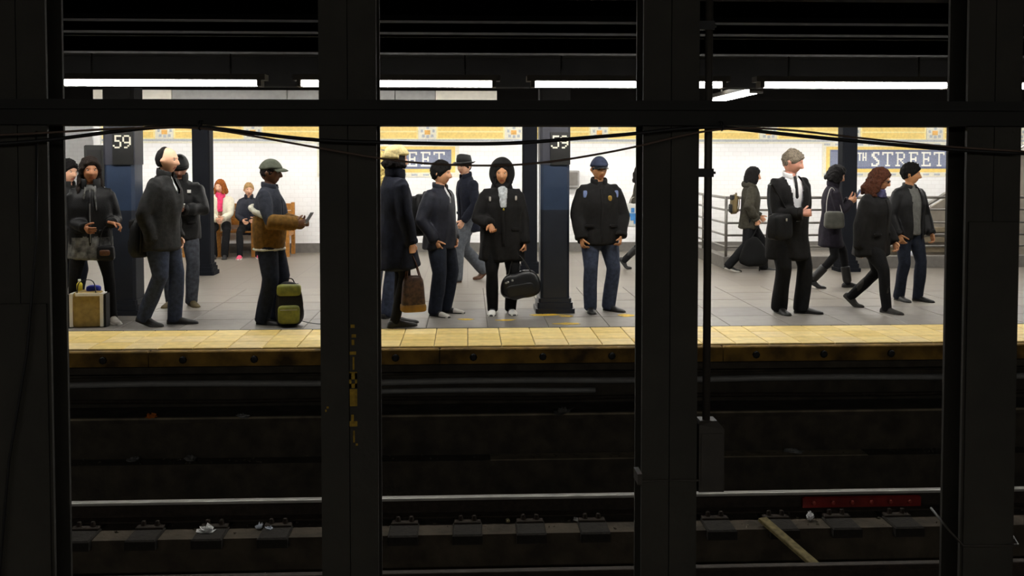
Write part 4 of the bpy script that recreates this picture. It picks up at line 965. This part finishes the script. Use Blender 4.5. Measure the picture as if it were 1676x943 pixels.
bt = empty('juice_bottle', (-3.88, 9.93, 0.36)); tag(bt, 'small yellow bottle sticking out of the tote bag', 'bottle')
v, f = tube([(0, 0, 0), (0, 0, 0.07), (0, 0, 0.09)], [(.028, .028), (.028, .028), (.014, .014)], (1, 0, 0), 12, 0.2); mk('bottle_body', v, f, mat('yellow_plastic', (232, 214, 60), 0.4), bt, True); v, f = tube([(0, 0, 0.092), (0, 0, 0.118)], [(.014, .014)] * 2, (1, 0, 0), 10, 0.1); mk('bottle_cap', v, f, S_white, bt, True)

p = person('person in charcoal jacket and blue jeans walking right past the numbered column', -3.09, 9.98, 80, 1.80, hair=dict(style='bald', rgb=(26, 24, 24), off=0.014), skin=SK_l, lean=5, head=(0, 2), build=1.16,
       top=[dict(name='shirt', m=C_white, hem=0.6, g=1.02, sleeve=False, wr=0.002), dict(m=C_char, hem=0.43, g=1.2, gb=1.28, collar=True, open=(0.05, -0.02, 0.745), flare=1.05, sr=(.09, .074, .06))], legs=dict(m=C_jean, r=(.098, .078, .07)), shoes=dict(m=S_dark, sole=S_dark),
       hands=((0.19, 0.10, 0.88), (0.21, 0.02, 0.88)), feet=((0.08, 0.10, 0, 8), (0.09, -0.16, 16, 8)), seed=3)
bk = backpack((-3.25, 9.86, 0.70), R(60), C_black2, 'black shoulder bag slung behind the person in the charcoal jacket', 0.24, 0.40, 0.15, seed=8)
def x4(c):
    beanie(c, C_black2)
    ck = G().box(0.085, 0.125, -0.165, -0.15, 1.30, 1.335).build('chest_logo', S_white, c['root'])
p = person('person in black beanie and puffy black jacket looking down at a white phone', -3.27, 11.30, 12, 1.71, hair=dict(style='short', rgb=(24, 22, 22), off=0.004), skin=(150, 104, 84), head=(0, 24), build=1.1,
       top=[dict(m=C_black2, hem=0.45, g=1.26, wr=0.011, wf=34, sr=(.095, .082, .066), collar=dict(h1=0.885, r1=.08))], legs=dict(m=C_gjean, r=(.095, .08, .072)), shoes=dict(m=S_tan, sole=S_tan, label='tan suede shoe'),
       hands=((0.05, 0.33, 1.12, (-.7, .5, 0.1), (-0.2, 0.3, 1)), (0.03, 0.33, 1.10, (-.7, .5, 0.1), (-0.2, 0.3, 1))), feet=((0.11, 0.03, 0, 20), (0.11, 0.0, 0, 20)), extra=x4, seed=4, curl=(45, 45), armpole=((0.9, -0.3, -0.5), (0.9, -0.3, -0.5)))
g_ = p['W']((p['J']['palm', 1] + p['J']['palm', -1]) / 2 + np.array([0.03, -0.05, 0.03])); phone(g_, (0.3, -0.8, 0.35), (0, 0.4, 0.9), 'white phone held by the person in the black beanie', (225, 225, 225))

def xs(c):
    scarf(c, C_pink, 0.075, 0.83, 0.865, [(0.0, 0.17, 0.055)], 'pink knitted scarf')
bench_z = 0.45
p = person('person in cream jacket and pink scarf sitting on the bench', -4.27, 17.12, 10, 1.62, hz=0.56, hair=dict(style='bob', rgb=(150, 84, 34), len=0.11, n=22, spread=0.15, off=0.014), skin=SK_l, head=(-25, 4),
       top=[dict(m=C_cream, hem=0.44, g=1.14, sr=(.078, .066, .055), open=(0.05, 0.045, 0.6))], legs=dict(m=C_bpant), shoes=dict(m=S_dark), hands=((0.06, 0.34, 0.68), (0.05, 0.34, 0.66)), feet=((0.09, 0.44), (0.09, 0.36)), extra=xs, seed=5)
p = person('person in dark coat and pink sneakers sitting on the bench', -3.79, 17.14, 12, 1.52, hz=0.55, hair=dict(style='short', rgb=(172, 138, 92)), skin=SK_l, head=(6, 2),
       top=[dict(m=C_dnavy, hem=0.42, g=1.16, collar=True)], legs=dict(m=C_bpant, r=(.09, .07, .06)), shoes=dict(m=S_pink, sole=S_white, label='pink and white sneaker', s=1.1), hands=((0.1, 0.3, 0.66), (0.1, 0.3, 0.64)), feet=((0.15, 0.46, 0, 12), (0.15, 0.44, 0, 8)), seed=6)

def x7(c):
    cap(c, C_cap, C_cap, 0.075)
    at, k, sd, fw = c['at'], c['k'], c['side'], c['fwd']
    jk = c['garment']('draped_jacket', [tube([at(0.665), at(0.61), at(0.54), at(0.465)], [(.205 * k, .165 * k), (.225 * k, .175 * k), (.22 * k, .17 * k), (.20 * k, .155 * k)], sd, 20, 0.1)] + c['sleeves']((.08, .085, .068), 1.0, (1, -1), 1.0), C_brown, 0.013, 0.010, 24, 3, lbl='brown jacket slipped down to the elbows')
    for (h, a, b, r_, nm, tl) in [(0.675, .232, .180, .030, 'fleece_lining', 0.045), (0.462, .203, .158, .014, 'fleece_hem', 0.0)]:
        pts = [at(h + tl * -math.cos(t_), math.cos(t_) * b * k, math.sin(t_) * a * k) for t_ in np.linspace(0, 2 * math.pi, 25)]
        c['garment'](nm, [tube(pts, [(r_, r_)] * 25, c['ux'], 8, 0.3)], C_fleece, 0.010, 0.004, 70, 1, parent=jk)
p = person('person in grey-green cap with brown jacket slipped to the elbows', -2.02, 10.05, 82, 1.66, hair=dict(style='short', rgb=(26, 22, 20), off=0.008), skin=SK_d, head=(0, 3), build=1.06,
       top=[dict(name='sweater', m=C_slate, hem=0.48, g=1.14, gb=1.2, collar=dict(h1=.862, r0=.09))], legs=dict(m=C_djean, r=(.105, .09, .085)), shoes=dict(m=S_dark), hands=((0.12, 0.30, 1.02, (-.3, .9, 0.1)), (0.13, 0.31, 1.03, (-.3, .9, 0.1))), feet=((0.10, 0.02, 0, 8), (0.10, -0.04, 0, 14)), extra=x7, seed=7, curl=(50, 50))
g_ = p['W']((p['J']['palm', 1] + p['J']['palm', -1]) / 2 + np.array([0.0, -0.05, 0.05])); phone(g_, (0.5, -0.1, 0.8), (-0.8, 0.2, 0.4), 'grey phone held by the person in the grey-green cap', (110, 112, 118))
bp = backpack((-1.79, 9.86, 0.008), R(188), C_black2, 'black and green backpack standing on the platform floor', 0.30, 0.44, 0.24, mat('olive_green_nylon', (112, 116, 40), 0.6, 0, 0.35, 16), seed=9, tilt=0.0)
strap(bp, [(-0.12, -0.02, 0.04), (-0.2, 0.0, 0.02), (-0.3, 0.02, 0.008), (-0.38, 0.0, 0.008)], C_black2, (0.008, 0.004), 'loose_strap')

# ============ middle opening
p = person('person in navy coat and jeans mostly hidden behind the stencilled column', -0.93, 10.35, 150, 1.74, hair=dict(style='curly', rgb=(206, 184, 112), len=0.2, n=26, spread=0.4, off=0.018, wave=0.012), skin=SK_l, top=[dict(name='coat', m=C_navy, hem=0.40, g=1.15, collar=True)], legs=dict(m=C_jean), shoes=dict(m=S_dark), seed=8)
def x8(c):
    V, F = shell(lambda x, y, z: sm(z - np.where(y < 0, 0.32, 0.05), 0.08), 0.030, -0.02, noise=0.006, nf=90); o = mk('knit_hat', c['hw'](V), F, C_wool, c['root'], True); o['label'] = 'beige knitted hat'
p = person('person in beige knit hat and long navy coat carrying a brown bag', -0.73, 9.80, 115, 1.80, hair=dict(style='bob', rgb=(24, 20, 20), len=0.07, n=20, spread=0.0, off=0.004), skin=SK_l, head=(-4, 0), build=1.04,
       top=[dict(name='coat', m=C_navy, hem=0.335, g=1.2, gb=1.3, flare=1.3, fb=1.5, hemf=0.03, sr=(.088, .072, .062), collar=dict(h1=.88, r0=.095, r1=.082))], legs=dict(m=C_bpant, r=(.08, .058, .046)), shoes=dict(m=S_black), hands=((0.22, 0.05, 0.80), (0.24, 0.10, 0.80, (0, .1, -1))), feet=((0.08, 0.05), (0.08, -0.03)), extra=x8, seed=9, curl=(30, 65))
gp = p['W'](p['J']['grip', -1])
hb = softbag('brown_handbag', 0.25, 0.15, 0.36, (gp[0] + 0.02, gp[1], gp[2] - 0.58), R(15), mat('patterned_brown_leather', (72, 50, 36), 0.5, 0, 0.7, 26), 'patterned brown bag hanging from the navy-coated person\'s hand', taper=0.22, seed=11)
V, F = superbox(0.22, 0.13, 0.09, 0.4, 16, 10, (0, 0, 0.0)); V *= np.array([1.15, 1.18, 1]); mk('base_panel', V, F, mat('ochre_leather', (128, 92, 26), 0.55), hb, True)
for s in (-1, 1): strap(hb, [(-0.07, s * 0.04, 0.34), (-0.05, s * 0.03, 0.5), (-0.02, 0.0, 0.585), (0.02, s * 0.03, 0.5), (0.07, s * 0.04, 0.34)], S_brown, (0.008, 0.006))

p = person('person in navy jacket and dark jeans wearing a dark backpack, turned right', -0.30, 10.52, 58, 1.64, hair=dict(style='short', rgb=(18, 16, 16), off=0.022), skin=SK_m, head=(14, 2), build=1.14,
       top=[dict(name='shirt', m=C_white, hem=0.6, g=1.02, sleeve=False, wr=0.002), dict(m=C_dnavy, hem=0.44, g=1.22, gb=1.2, flare=1.06, sr=(.09, .078, .062), collar=dict(h1=.862, r0=.088), open=(0.055, -0.03, 0.735))], legs=dict(m=C_djean, r=(.10, .085, .08)), shoes=dict(m=S_dark, sole=S_dark, toe=S_grey), hands=((0.17, 0.08, 0.82), (0.19, 0.06, 0.82)), feet=((0.12, 0.0, 0, 15), (0.12, 0.02, 0, 12)), seed=10)
backpack((-0.50, 10.66, 0.84), R(58), C_black2, 'dark backpack worn over the navy jacket', 0.32, 0.46, 0.17, C_char, seed=12)
def x10(c): fedora(c, C_black2, mat('hat_ribbon', (16, 16, 16), 0.5))
p = person('person in black fedora and dark coat striding behind the waiting people', 0.02, 13.5, -62, 1.75, hair=dict(style='short', rgb=(30, 28, 27)), skin=SK_l, head=(20, 6), lean=4,
       top=[dict(name='coat', m=C_navy, hem=0.42, g=1.2, flare=1.1, fb=1.25, collar=True)], legs=dict(m=C_gpant, r=(.105, .09, .088)), shoes=dict(m=S_brown, label='brown leather shoe'), hands=((0.22, 0.2, 0.85), (0.22, -0.1, 0.82)), feet=((0.08, 0.24), (0.08, -0.34, 38)), hz=0.508 * 1.75, extra=x10, seed=11)
def x11(c):
    hood(c, C_black, True, 0.060)
    V = []
    c['garment']('scarf', [tube([c['at'](0.835, .085), c['at'](0.79, .145), c['at'](0.71, .182)], [(.055, .03), (.048, .022), (.034, .017)], c['side'], 12, 0.4)], C_lgrey, 0.011, 0.005, 70, 1, lbl='pale grey patterned scarf')
    for s, h in ((1, .755), (-1, .75)): o = superbox(0.022, 0.012, 0.05, 0.5, 10, 8, tuple(c['at'](h, 0.138, s * 0.14))); mk('toggle', *o, S_grey, c['root'], True)
    V, F = superbox(0.025, 0.015, 0.025, 0.8, 10, 8, tuple(c['at'](0.69, 0.196, 0.0))); mk('pendant', V, F, mat('brass_pendant', (190, 170, 80), 0.3, 0.8), c['root'], True)
p = person('person in black hooded parka and pale scarf holding a duffel bag', 0.37, 10.58, 4, 1.64, hair=dict(style='bob', rgb=(20, 18, 18), len=0.10, n=20, spread=0.0, off=0.006), skin=SK_t, head=(-6, 3), build=1.2,
       top=[dict(name='parka', m=C_black, hem=0.36, g=1.26, flare=1.08, fb=1.06, sr=(.092, .078, .064))], legs=dict(m=C_bpant, r=(.095, .075, .066)), shoes=dict(m=S_dark, sole=S_dark, toe=S_white, label='black shoe with white toe'), hands=((0.24, 0.08, 0.78, (0.1, 0.1, -1)), (0.15, 0.26, 1.0, (-.2, .4, -.75), (0.0, 0.3, 0.8))), feet=((0.10, 0.0, 0, 4), (0.10, 0.02, 0, 10)), extra=x11, seed=12, curl=(65, 30))
gp = p['W'](p['J']['grip', 1])
db = softbag('duffel_bag', 0.46, 0.22, 0.30, (gp[0] + 0.0, gp[1] - 0.02, gp[2] - 0.51), R(6), mat('black_patent_leather', (22, 22, 23), 0.35, 0, 0.2), 'shiny black duffel bag held by the person in the hooded parka', e=0.72, taper=0.15, amp=0.016, seed=13, tilt=R(-9))
for s in (-1, 1): strap(db, [(-0.12, s * 0.05, 0.28), (-0.07, s * 0.03, 0.42), (0.0, s * 0.008, 0.505), (0.07, s * 0.03, 0.42), (0.12, s * 0.05, 0.28)], S_black, (0.009, 0.006))
V, F = superbox(0.30, 0.03, 0.13, 0.4, 16, 10, (-0.03, -0.115, 0.05)); mk('side_pocket', V, F, mat('black_patent_leather', (0, 0, 0)), db, True)
for x in (-0.15, -0.1, -0.17): mk('buckle', *superbox(0.025, 0.012, 0.022, 0.6, 10, 8, (x, -0.118, 0.24 + x * .2)), M_greymetal, db, True)

def x12(c):
    cap(c, C_ncap, mat('cap_brim_black', (24, 24, 28), 0.35), 0.05, low=0.30)
    for s in (1, -1):
        c['garment']('shoulder_patch', [superbox(0.05, 0.016, 0.085, 0.5, 12, 8, tuple(c['at'](0.745, 0.098, s * 0.175)))], mat('pale_blue_patch', (112, 128, 172), 0.8, 0, 0.2, 40), 0.008, 0, smo=1)
    mk('badge', *superbox(0.045, 0.014, 0.06, 0.7, 12, 8, tuple(c['at'](0.725, 0.155, 0.088))), mat('gold_badge', (196, 160, 80), 0.3, 0.6, 0.2, 40), c['root'], True)
p = person('person in navy cap, black jacket with gold badge and jeans, facing the tracks', 1.44, 10.68, 6, 1.69, hair=dict(style='short', rgb=(30, 26, 24), off=0.005), skin=SK_t, head=(4, 4), build=1.14,
       top=[dict(m=C_black, hem=0.445, g=1.28, sr=(.098, .086, .07), collar=dict(h1=.868, r0=.095), wr=0.009)], legs=dict(m=C_jean, r=(.10, .082, .078)), shoes=dict(m=S_black), hands=((0.22, 0.12, 0.84), (0.22, 0.12, 0.82)), feet=((0.12, 0.0, 0, 38), (0.10, 0.04, 0, 6)), extra=x12, seed=13, armpole=((0.7, -0.5, -.4), (0.7, -.5, -.4)), curl=(45, 45))
p = person('person in olive coat half hidden behind the third steel column', 2.66, 14.9, 85, 1.64, hair=dict(style='long', rgb=(24, 20, 19), len=0.16, off=.012), skin=SK_m, head=(0, 4),
       top=[dict(name='coat', m=C_olive, hem=0.44, g=1.16, collar=True)], legs=dict(m=C_bpant, r=(.085, .062, .05)), shoes=dict(m=S_black, boot=0.6), feet=((0.07, 0.25), (0.07, -0.36, 55)), hz=0.508 * 1.64, hands=((0.2, 0.1, 0.85), (0.2, -0.2, 0.8)), seed=14)
sb = softbag('shopping_bag', 0.30, 0.12, 0.36, (2.52, 14.66, 0.66), R(0), mat('white_paper_bag', (206, 206, 200), 0.7, 0, 0.1), 'white shopping bag with blue emblem carried behind the third column', e=0.25, taper=0.0, amp=0.004, seed=15)
for dx, dz, w_, h_ in [(-0.07, 0.10, .14, .06), (-0.10, 0.16, .2, .05), (-0.06, 0.22, .05, .07), (0.03, 0.22, .05, .07), (-0.02, 0.05, .06, .05)]: G().box(dx, dx + w_, -0.066, -0.055, dz, dz + h_).build('blue_emblem', mat('blue_print', (60, 128, 190), 0.6), sb)
for s in (-1, 1): strap(sb, [(-0.07, s * .04, .35), (-0.05, s * .03, .45), (0.05, s * .03, .45), (0.07, s * .04, .35)], S_grey, (0.005, 0.005))

# ============ right opening
def x14(c): hood(c, C_olive, False)
p = person('person in olive parka walking beside the railing with a black sack', 4.20, 14.42, 84, 1.60, hair=dict(style='long', rgb=(22, 20, 20), len=0.12, n=26, spread=0.05, off=0.014), skin=SK_m, head=(0, 6), lean=3,
       top=[dict(name='parka', m=C_olive, hem=0.44, g=1.2, gb=1.26, flare=1.05, fb=1.2, sr=(.088, .076, .064))], legs=dict(m=C_bpant, r=(.10, .085, .07)), shoes=dict(m=S_dark, sole=S_grey), feet=((0.07, 0.24), (0.07, -0.32, 18)), hz=0.50 * 1.60, hands=((0.2, 0.2, 0.82), (0.21, 0.08, 0.80, (0, .2, -1))), extra=x14, seed=15, curl=(40, 60))
gp = p['W'](p['J']['grip', -1])
pb = softbag('plastic_bag', 0.52, 0.2, 0.44, (gp[0] - 0.05, gp[1] - 0.03, 0.10), 0.0, mat('black_bin_liner', (12, 12, 12), 0.8, 0, 0.2, spec=0.2), 'big black sack hanging low beside the olive parka', e=0.75, taper=0.6, amp=0.02, seed=16)
strap(pb, [(-0.04, 0, .42), (0.02, 0, 0.52), (0.05, 0, gp[2] - 0.09), (0.07, 0, 0.52), (0.08, 0, .42)], C_black2, (0.02, 0.006))
backpack((3.98, 14.44, 0.86), R(84), mat('tan_canvas', (104, 88, 54), 0.8, 0, 0.3), 'small tan backpack worn over the olive parka', 0.24, 0.30, 0.11, C_char, seed=17)
def x15(c):
    k = c['k']; tie = [c['at'](h, f_) for h, f_ in [(0.842, .088), (0.80, .118), (0.72, .140), (0.62, .132), (0.57, .126)]]
    v, f = tube(tie, [(.016, .012), (.018, .008), (.026, .006), (.036, .006), (.01, .005)], c['side'], 10, 0.3); mk('necktie', v, f, C_black2, c['root'], True)
    c['collar'](C_white, 0.826, 0.862, 0.072, 0.064, 'shirt_collar')
p = person('person in black overcoat, white shirt and black tie with a shoulder bag', 3.48, 10.47, 18, 1.78, hair=dict(style='short', rgb=(116, 106, 92), off=0.012), skin=(216, 156, 134), head=(46, 16), lean=3, build=1.16,
       top=[dict(name='shirt', m=C_white, hem=0.52, g=1.04, sleeve=False, wr=0.003), dict(name='overcoat', m=C_black, hem=0.34, g=1.24, gb=1.22, flare=1.1, fb=1.2, sr=(.094, .08, .066), open=(0.10, 0.016, 0.57))], legs=dict(m=C_bpant, r=(.10, .086, .084)), shoes=dict(m=S_black),
       hands=((0.20, -0.02, 0.84), (0.02, 0.27, 1.10, (-.8, .4, 0.15))), feet=((0.13, 0.08, 0, 45), (0.10, 0.0, 4, 8)), extra=x15, seed=16, curl=(35, 60))
mb = softbag('messenger_bag', 0.36, 0.14, 0.28, (3.29, 10.14, 0.83), R(40), C_black2, 'black shoulder bag under the elbow of the black overcoat', seed=18, e=0.4)
strap(mb, [(-0.18, 0.0, 0.27), (-0.14, 0.06, 0.40), (0.02, 0.15, 0.62), (0.1, 0.12, 0.5), (0.18, 0.02, 0.27)], C_black2, (0.018, 0.004), 'shoulder_strap')
G().box(-0.02, 0.0, -0.086, -0.078, 0.20, 0.23).build('clasp', S_grey, mb)
p = person('person in plum coat walking while holding up a blue-cased phone', 4.72, 12.5, 82, 1.63, hair=dict(style='bob', rgb=(26, 24, 24), len=0.09, n=22, spread=0.1, off=0.018), skin=SK_m, head=(0, 22), lean=2,
       top=[dict(name='coat', m=C_purple, hem=0.36, g=1.14, gb=1.16, flare=1.08, fb=1.3, collar=True)], legs=dict(m=C_bpant, r=(.08, .06, .05)), shoes=dict(m=S_black, boot=0.5), feet=((0.07, 0.24, 0, 5), (0.07, -0.28, 30, 5)), hz=0.508 * 1.63, hands=((0.06, 0.24, 1.15, (-.1, .9, .3), (-.6, 0, .8)), (0.09, 0.22, 1.12, (-.3, .9, 0.3), (-.6, 0, .8))), seed=17, curl=(50, 50), armpole=((0.5, -0.4, -0.8), (0.5, -0.4, -0.8)))
g_ = p['W']((p['J']['palm', 1] + p['J']['palm', -1]) / 2 + np.array([0, -0.05, 0.06])); phone(g_, (0.4, -0.2, 0.8), (-0.6, 0, 0.5), 'blue-cased phone held up by the person in the plum coat', (74, 104, 180))
gb = softbag('grey_handbag', 0.26, 0.12, 0.22, (4.66, 12.22, 0.80), R(-6), mat('grey_green_leather', (74, 74, 66), 0.55, 0, 0.3), 'grey handbag at the hip of the plum coat', seed=19)
strap(gb, [(-0.1, 0.0, 0.2), (-0.08, 0.06, 0.38), (0.0, 0.14, 0.56), (0.06, 0.06, 0.38), (0.1, 0.0, 0.2)], S_grey, (0.010, 0.004), 'shoulder_strap')
def x17(c):
    glasses(c, mat('black_lens', (10, 10, 10), 0.15, 0, 0)); scarf(c, C_vio, 0.088, 0.83, 0.868, None, 'violet patterned scarf')
    for h in (0.70, 0.62, 0.54): mk('button', *superbox(0.028, 0.012, 0.028, 0.9, 10, 8, tuple(c['at'](h, 0.150 * c['k'] * 1.1, 0.03))), S_grey, c['root'], True)
p = person('person in sunglasses, violet scarf, black coat and boots striding right', 4.47, 10.62, 40, 1.61, hair=dict(style='curly', rgb=(70, 38, 24), len=0.17, n=30, spread=0.45, off=0.016, wave=0.012), skin=SK_m, head=(18, 14), lean=5, build=1.26,
       top=[dict(name='coat', m=C_black, hem=0.41, g=1.26, gb=1.24, flare=1.06, fb=1.12, sr=(.094, .08, .068))], legs=dict(m=C_bpant, r=(.095, .07, .056)), shoes=dict(name='boot', m=mat('dark_suede', (44, 42, 38), 0.8), boot=0.62), feet=((0.08, -0.34, 40, 5), (0.07, 0.22, 0, 8)), hz=0.508 * 1.60, hands=((0.21, 0.16, 0.76), (0.23, -0.02, 0.70)), extra=x17, seed=18)
p = person('person in open dark jacket over grey sweater walking at the right', 5.21, 11.32, 22, 1.62, hair=dict(style='short', rgb=(18, 17, 17), off=0.020), skin=SK_t, head=(44, 4), build=1.08,
       top=[dict(name='sweater', m=C_grey, hem=0.49, g=1.10, sleeve=False, wr=0.004), dict(m=C_black2, hem=0.46, g=1.24, gb=1.26, sr=(.09, .076, .062), open=(0.085, 0.075, 0.40), collar=dict(h1=.855))], legs=dict(m=C_djean, r=(.092, .074, .068)), shoes=dict(m=S_black), feet=((0.09, 0.08, 0, 8), (0.09, -0.04, 0, 10)), hands=((0.24, 0.12, 0.80), (0.23, 0.08, 0.80)), seed=19)
p = person('person in dark clothes almost wholly hidden behind the rightmost steel column', 5.80, 10.92, -80, 1.70, hair=dict(style='short', rgb=(24, 22, 22)), skin=SK_m, top=[dict(m=C_black2, hem=0.45, g=1.2, collar=True)], legs=dict(m=C_bpant), shoes=dict(m=S_black), hands=((0.2, 0.16, 0.92), (0.2, 0.14, 0.9)), feet=((0.10, 0.06), (0.10, -0.05)), seed=20)
cb = softbag('crumpled_bag', 0.30, 0.2, 0.22, (7.18, 15.3, 0.0), 0.3, mat('pale_plastic', (186, 190, 198), 0.5, 0, 0.3, 20), 'crumpled pale plastic bag lying behind the railing at the far right', e=0.8, taper=0.2, amp=0.03, seed=21)

# ================================================================== LITTER ON THE TRACKS
def crumple(name, x, y, z, s, rgb, label, flat=0.5, seed=0):
    V, F = superbox(s, s * .7, s * flat, 0.9, 12, 8); r_ = np.random.default_rng(seed + 50); V = V * (1 + 0.25 * r_.normal(size=(len(V), 1))) ; V[:, 2] = np.maximum(V[:, 2], 0)
    o = mk(name, V, F, mat('litter_%d_%d_%d' % rgb, rgb, 0.7, 0, 0.15, 30)); o.location = (x, y, z); o.rotation_euler = (0, 0, seed * 1.3); return tag(o, label, 'litter', 'litter on the tracks')
for i, a in enumerate([
    ('paper_scrap', -2.10, 7.86, -1.335, 0.11, (240, 240, 238), 'bright white crumpled paper near the rail at the left opening', 0.5),
    ('paper_scrap', -1.70, 7.95, -1.335, 0.06, (210, 214, 222), 'pale bluish paper bit right of the bright crumpled paper', 0.6),
    ('paper_scrap', -1.61, 7.90, -1.335, 0.06, (196, 204, 216), 'second pale bluish paper bit, closest to the stencilled column', 0.5),
    ('paper_scrap', -2.95, 8.66, -0.985, 0.10, (120, 120, 118), 'dull grey scrap on the ledge at the far left', 0.3),
    ('paper_scrap', -2.45, 8.66, -0.985, 0.12, (128, 126, 122), 'dull grey scrap on the ledge left of the stencilled column', 0.3),
    ('wrapper', -2.80, 8.72, -0.62, 0.09, (196, 110, 30), 'orange wrapper on the platform bench at the left opening', 0.4),
    ('paper_scrap', 0.33, 8.0, -1.335, 0.05, (200, 190, 150), 'cream scrap beside the rail clips in the middle opening', 0.5),
    ('paper_scrap', 0.92, 8.0, -1.335, 0.08, (200, 200, 198), 'pale flat scrap by the rail left of the third column', 0.3),
    ('paper_scrap', 2.85, 7.93, -1.335, 0.08, (245, 245, 245), 'bright white crumpled ball below the red rail bar', 0.7),
    ('paper_scrap', 2.95, 8.66, -0.985, 0.16, (150, 150, 148), 'flat pale strip on the ledge above the red rail bar', 0.15),
    ('paper_scrap', 1.95, 7.55, -1.715, 0.07, (206, 196, 120), 'yellowish scrap deep in the trough right of the junction box', 0.5),
    ('paper_scrap', 0.40, 6.9, -1.335, 0.08, (220, 220, 218), 'white scrap at the bottom edge of the middle opening', 0.5),
    ('paper_scrap', 2.43, 6.85, -1.335, 0.11, (232, 232, 230), 'white scrap at the bottom edge below the lying plank', 0.4),
    ('paper_scrap', -1.45, 6.9, -1.335, 0.10, (190, 186, 176), 'grey scrap at the bottom edge of the left opening', 0.4),
    ('paper_scrap', -2.0, 8.72, -0.62, 0.12, (150, 150, 148), 'grey scrap on the platform bench under the green backpack', 0.2),
    ('paper_scrap', 0.85, 8.72, -0.62, 0.16, (110, 108, 104), 'dull scrap on the platform bench in the middle opening', 0.25)]): crumple(*a[:7], flat=a[7], seed=i)
pl = G().tilebox(-0.04, 0.04, -0.55, 0.55, 0, 0.03, 0.006).build('loose_plank', mat('weathered_lath', (120, 108, 70), 0.85, 0, 0.4, 25)); pl.location = (2.62, 7.35, -1.42); pl.rotation_euler = (R(13), 0, R(22)); tag(pl, 'weathered loose lath lying across the trough at the right', 'plank')
bpy.data.scenes.remove(TMP)
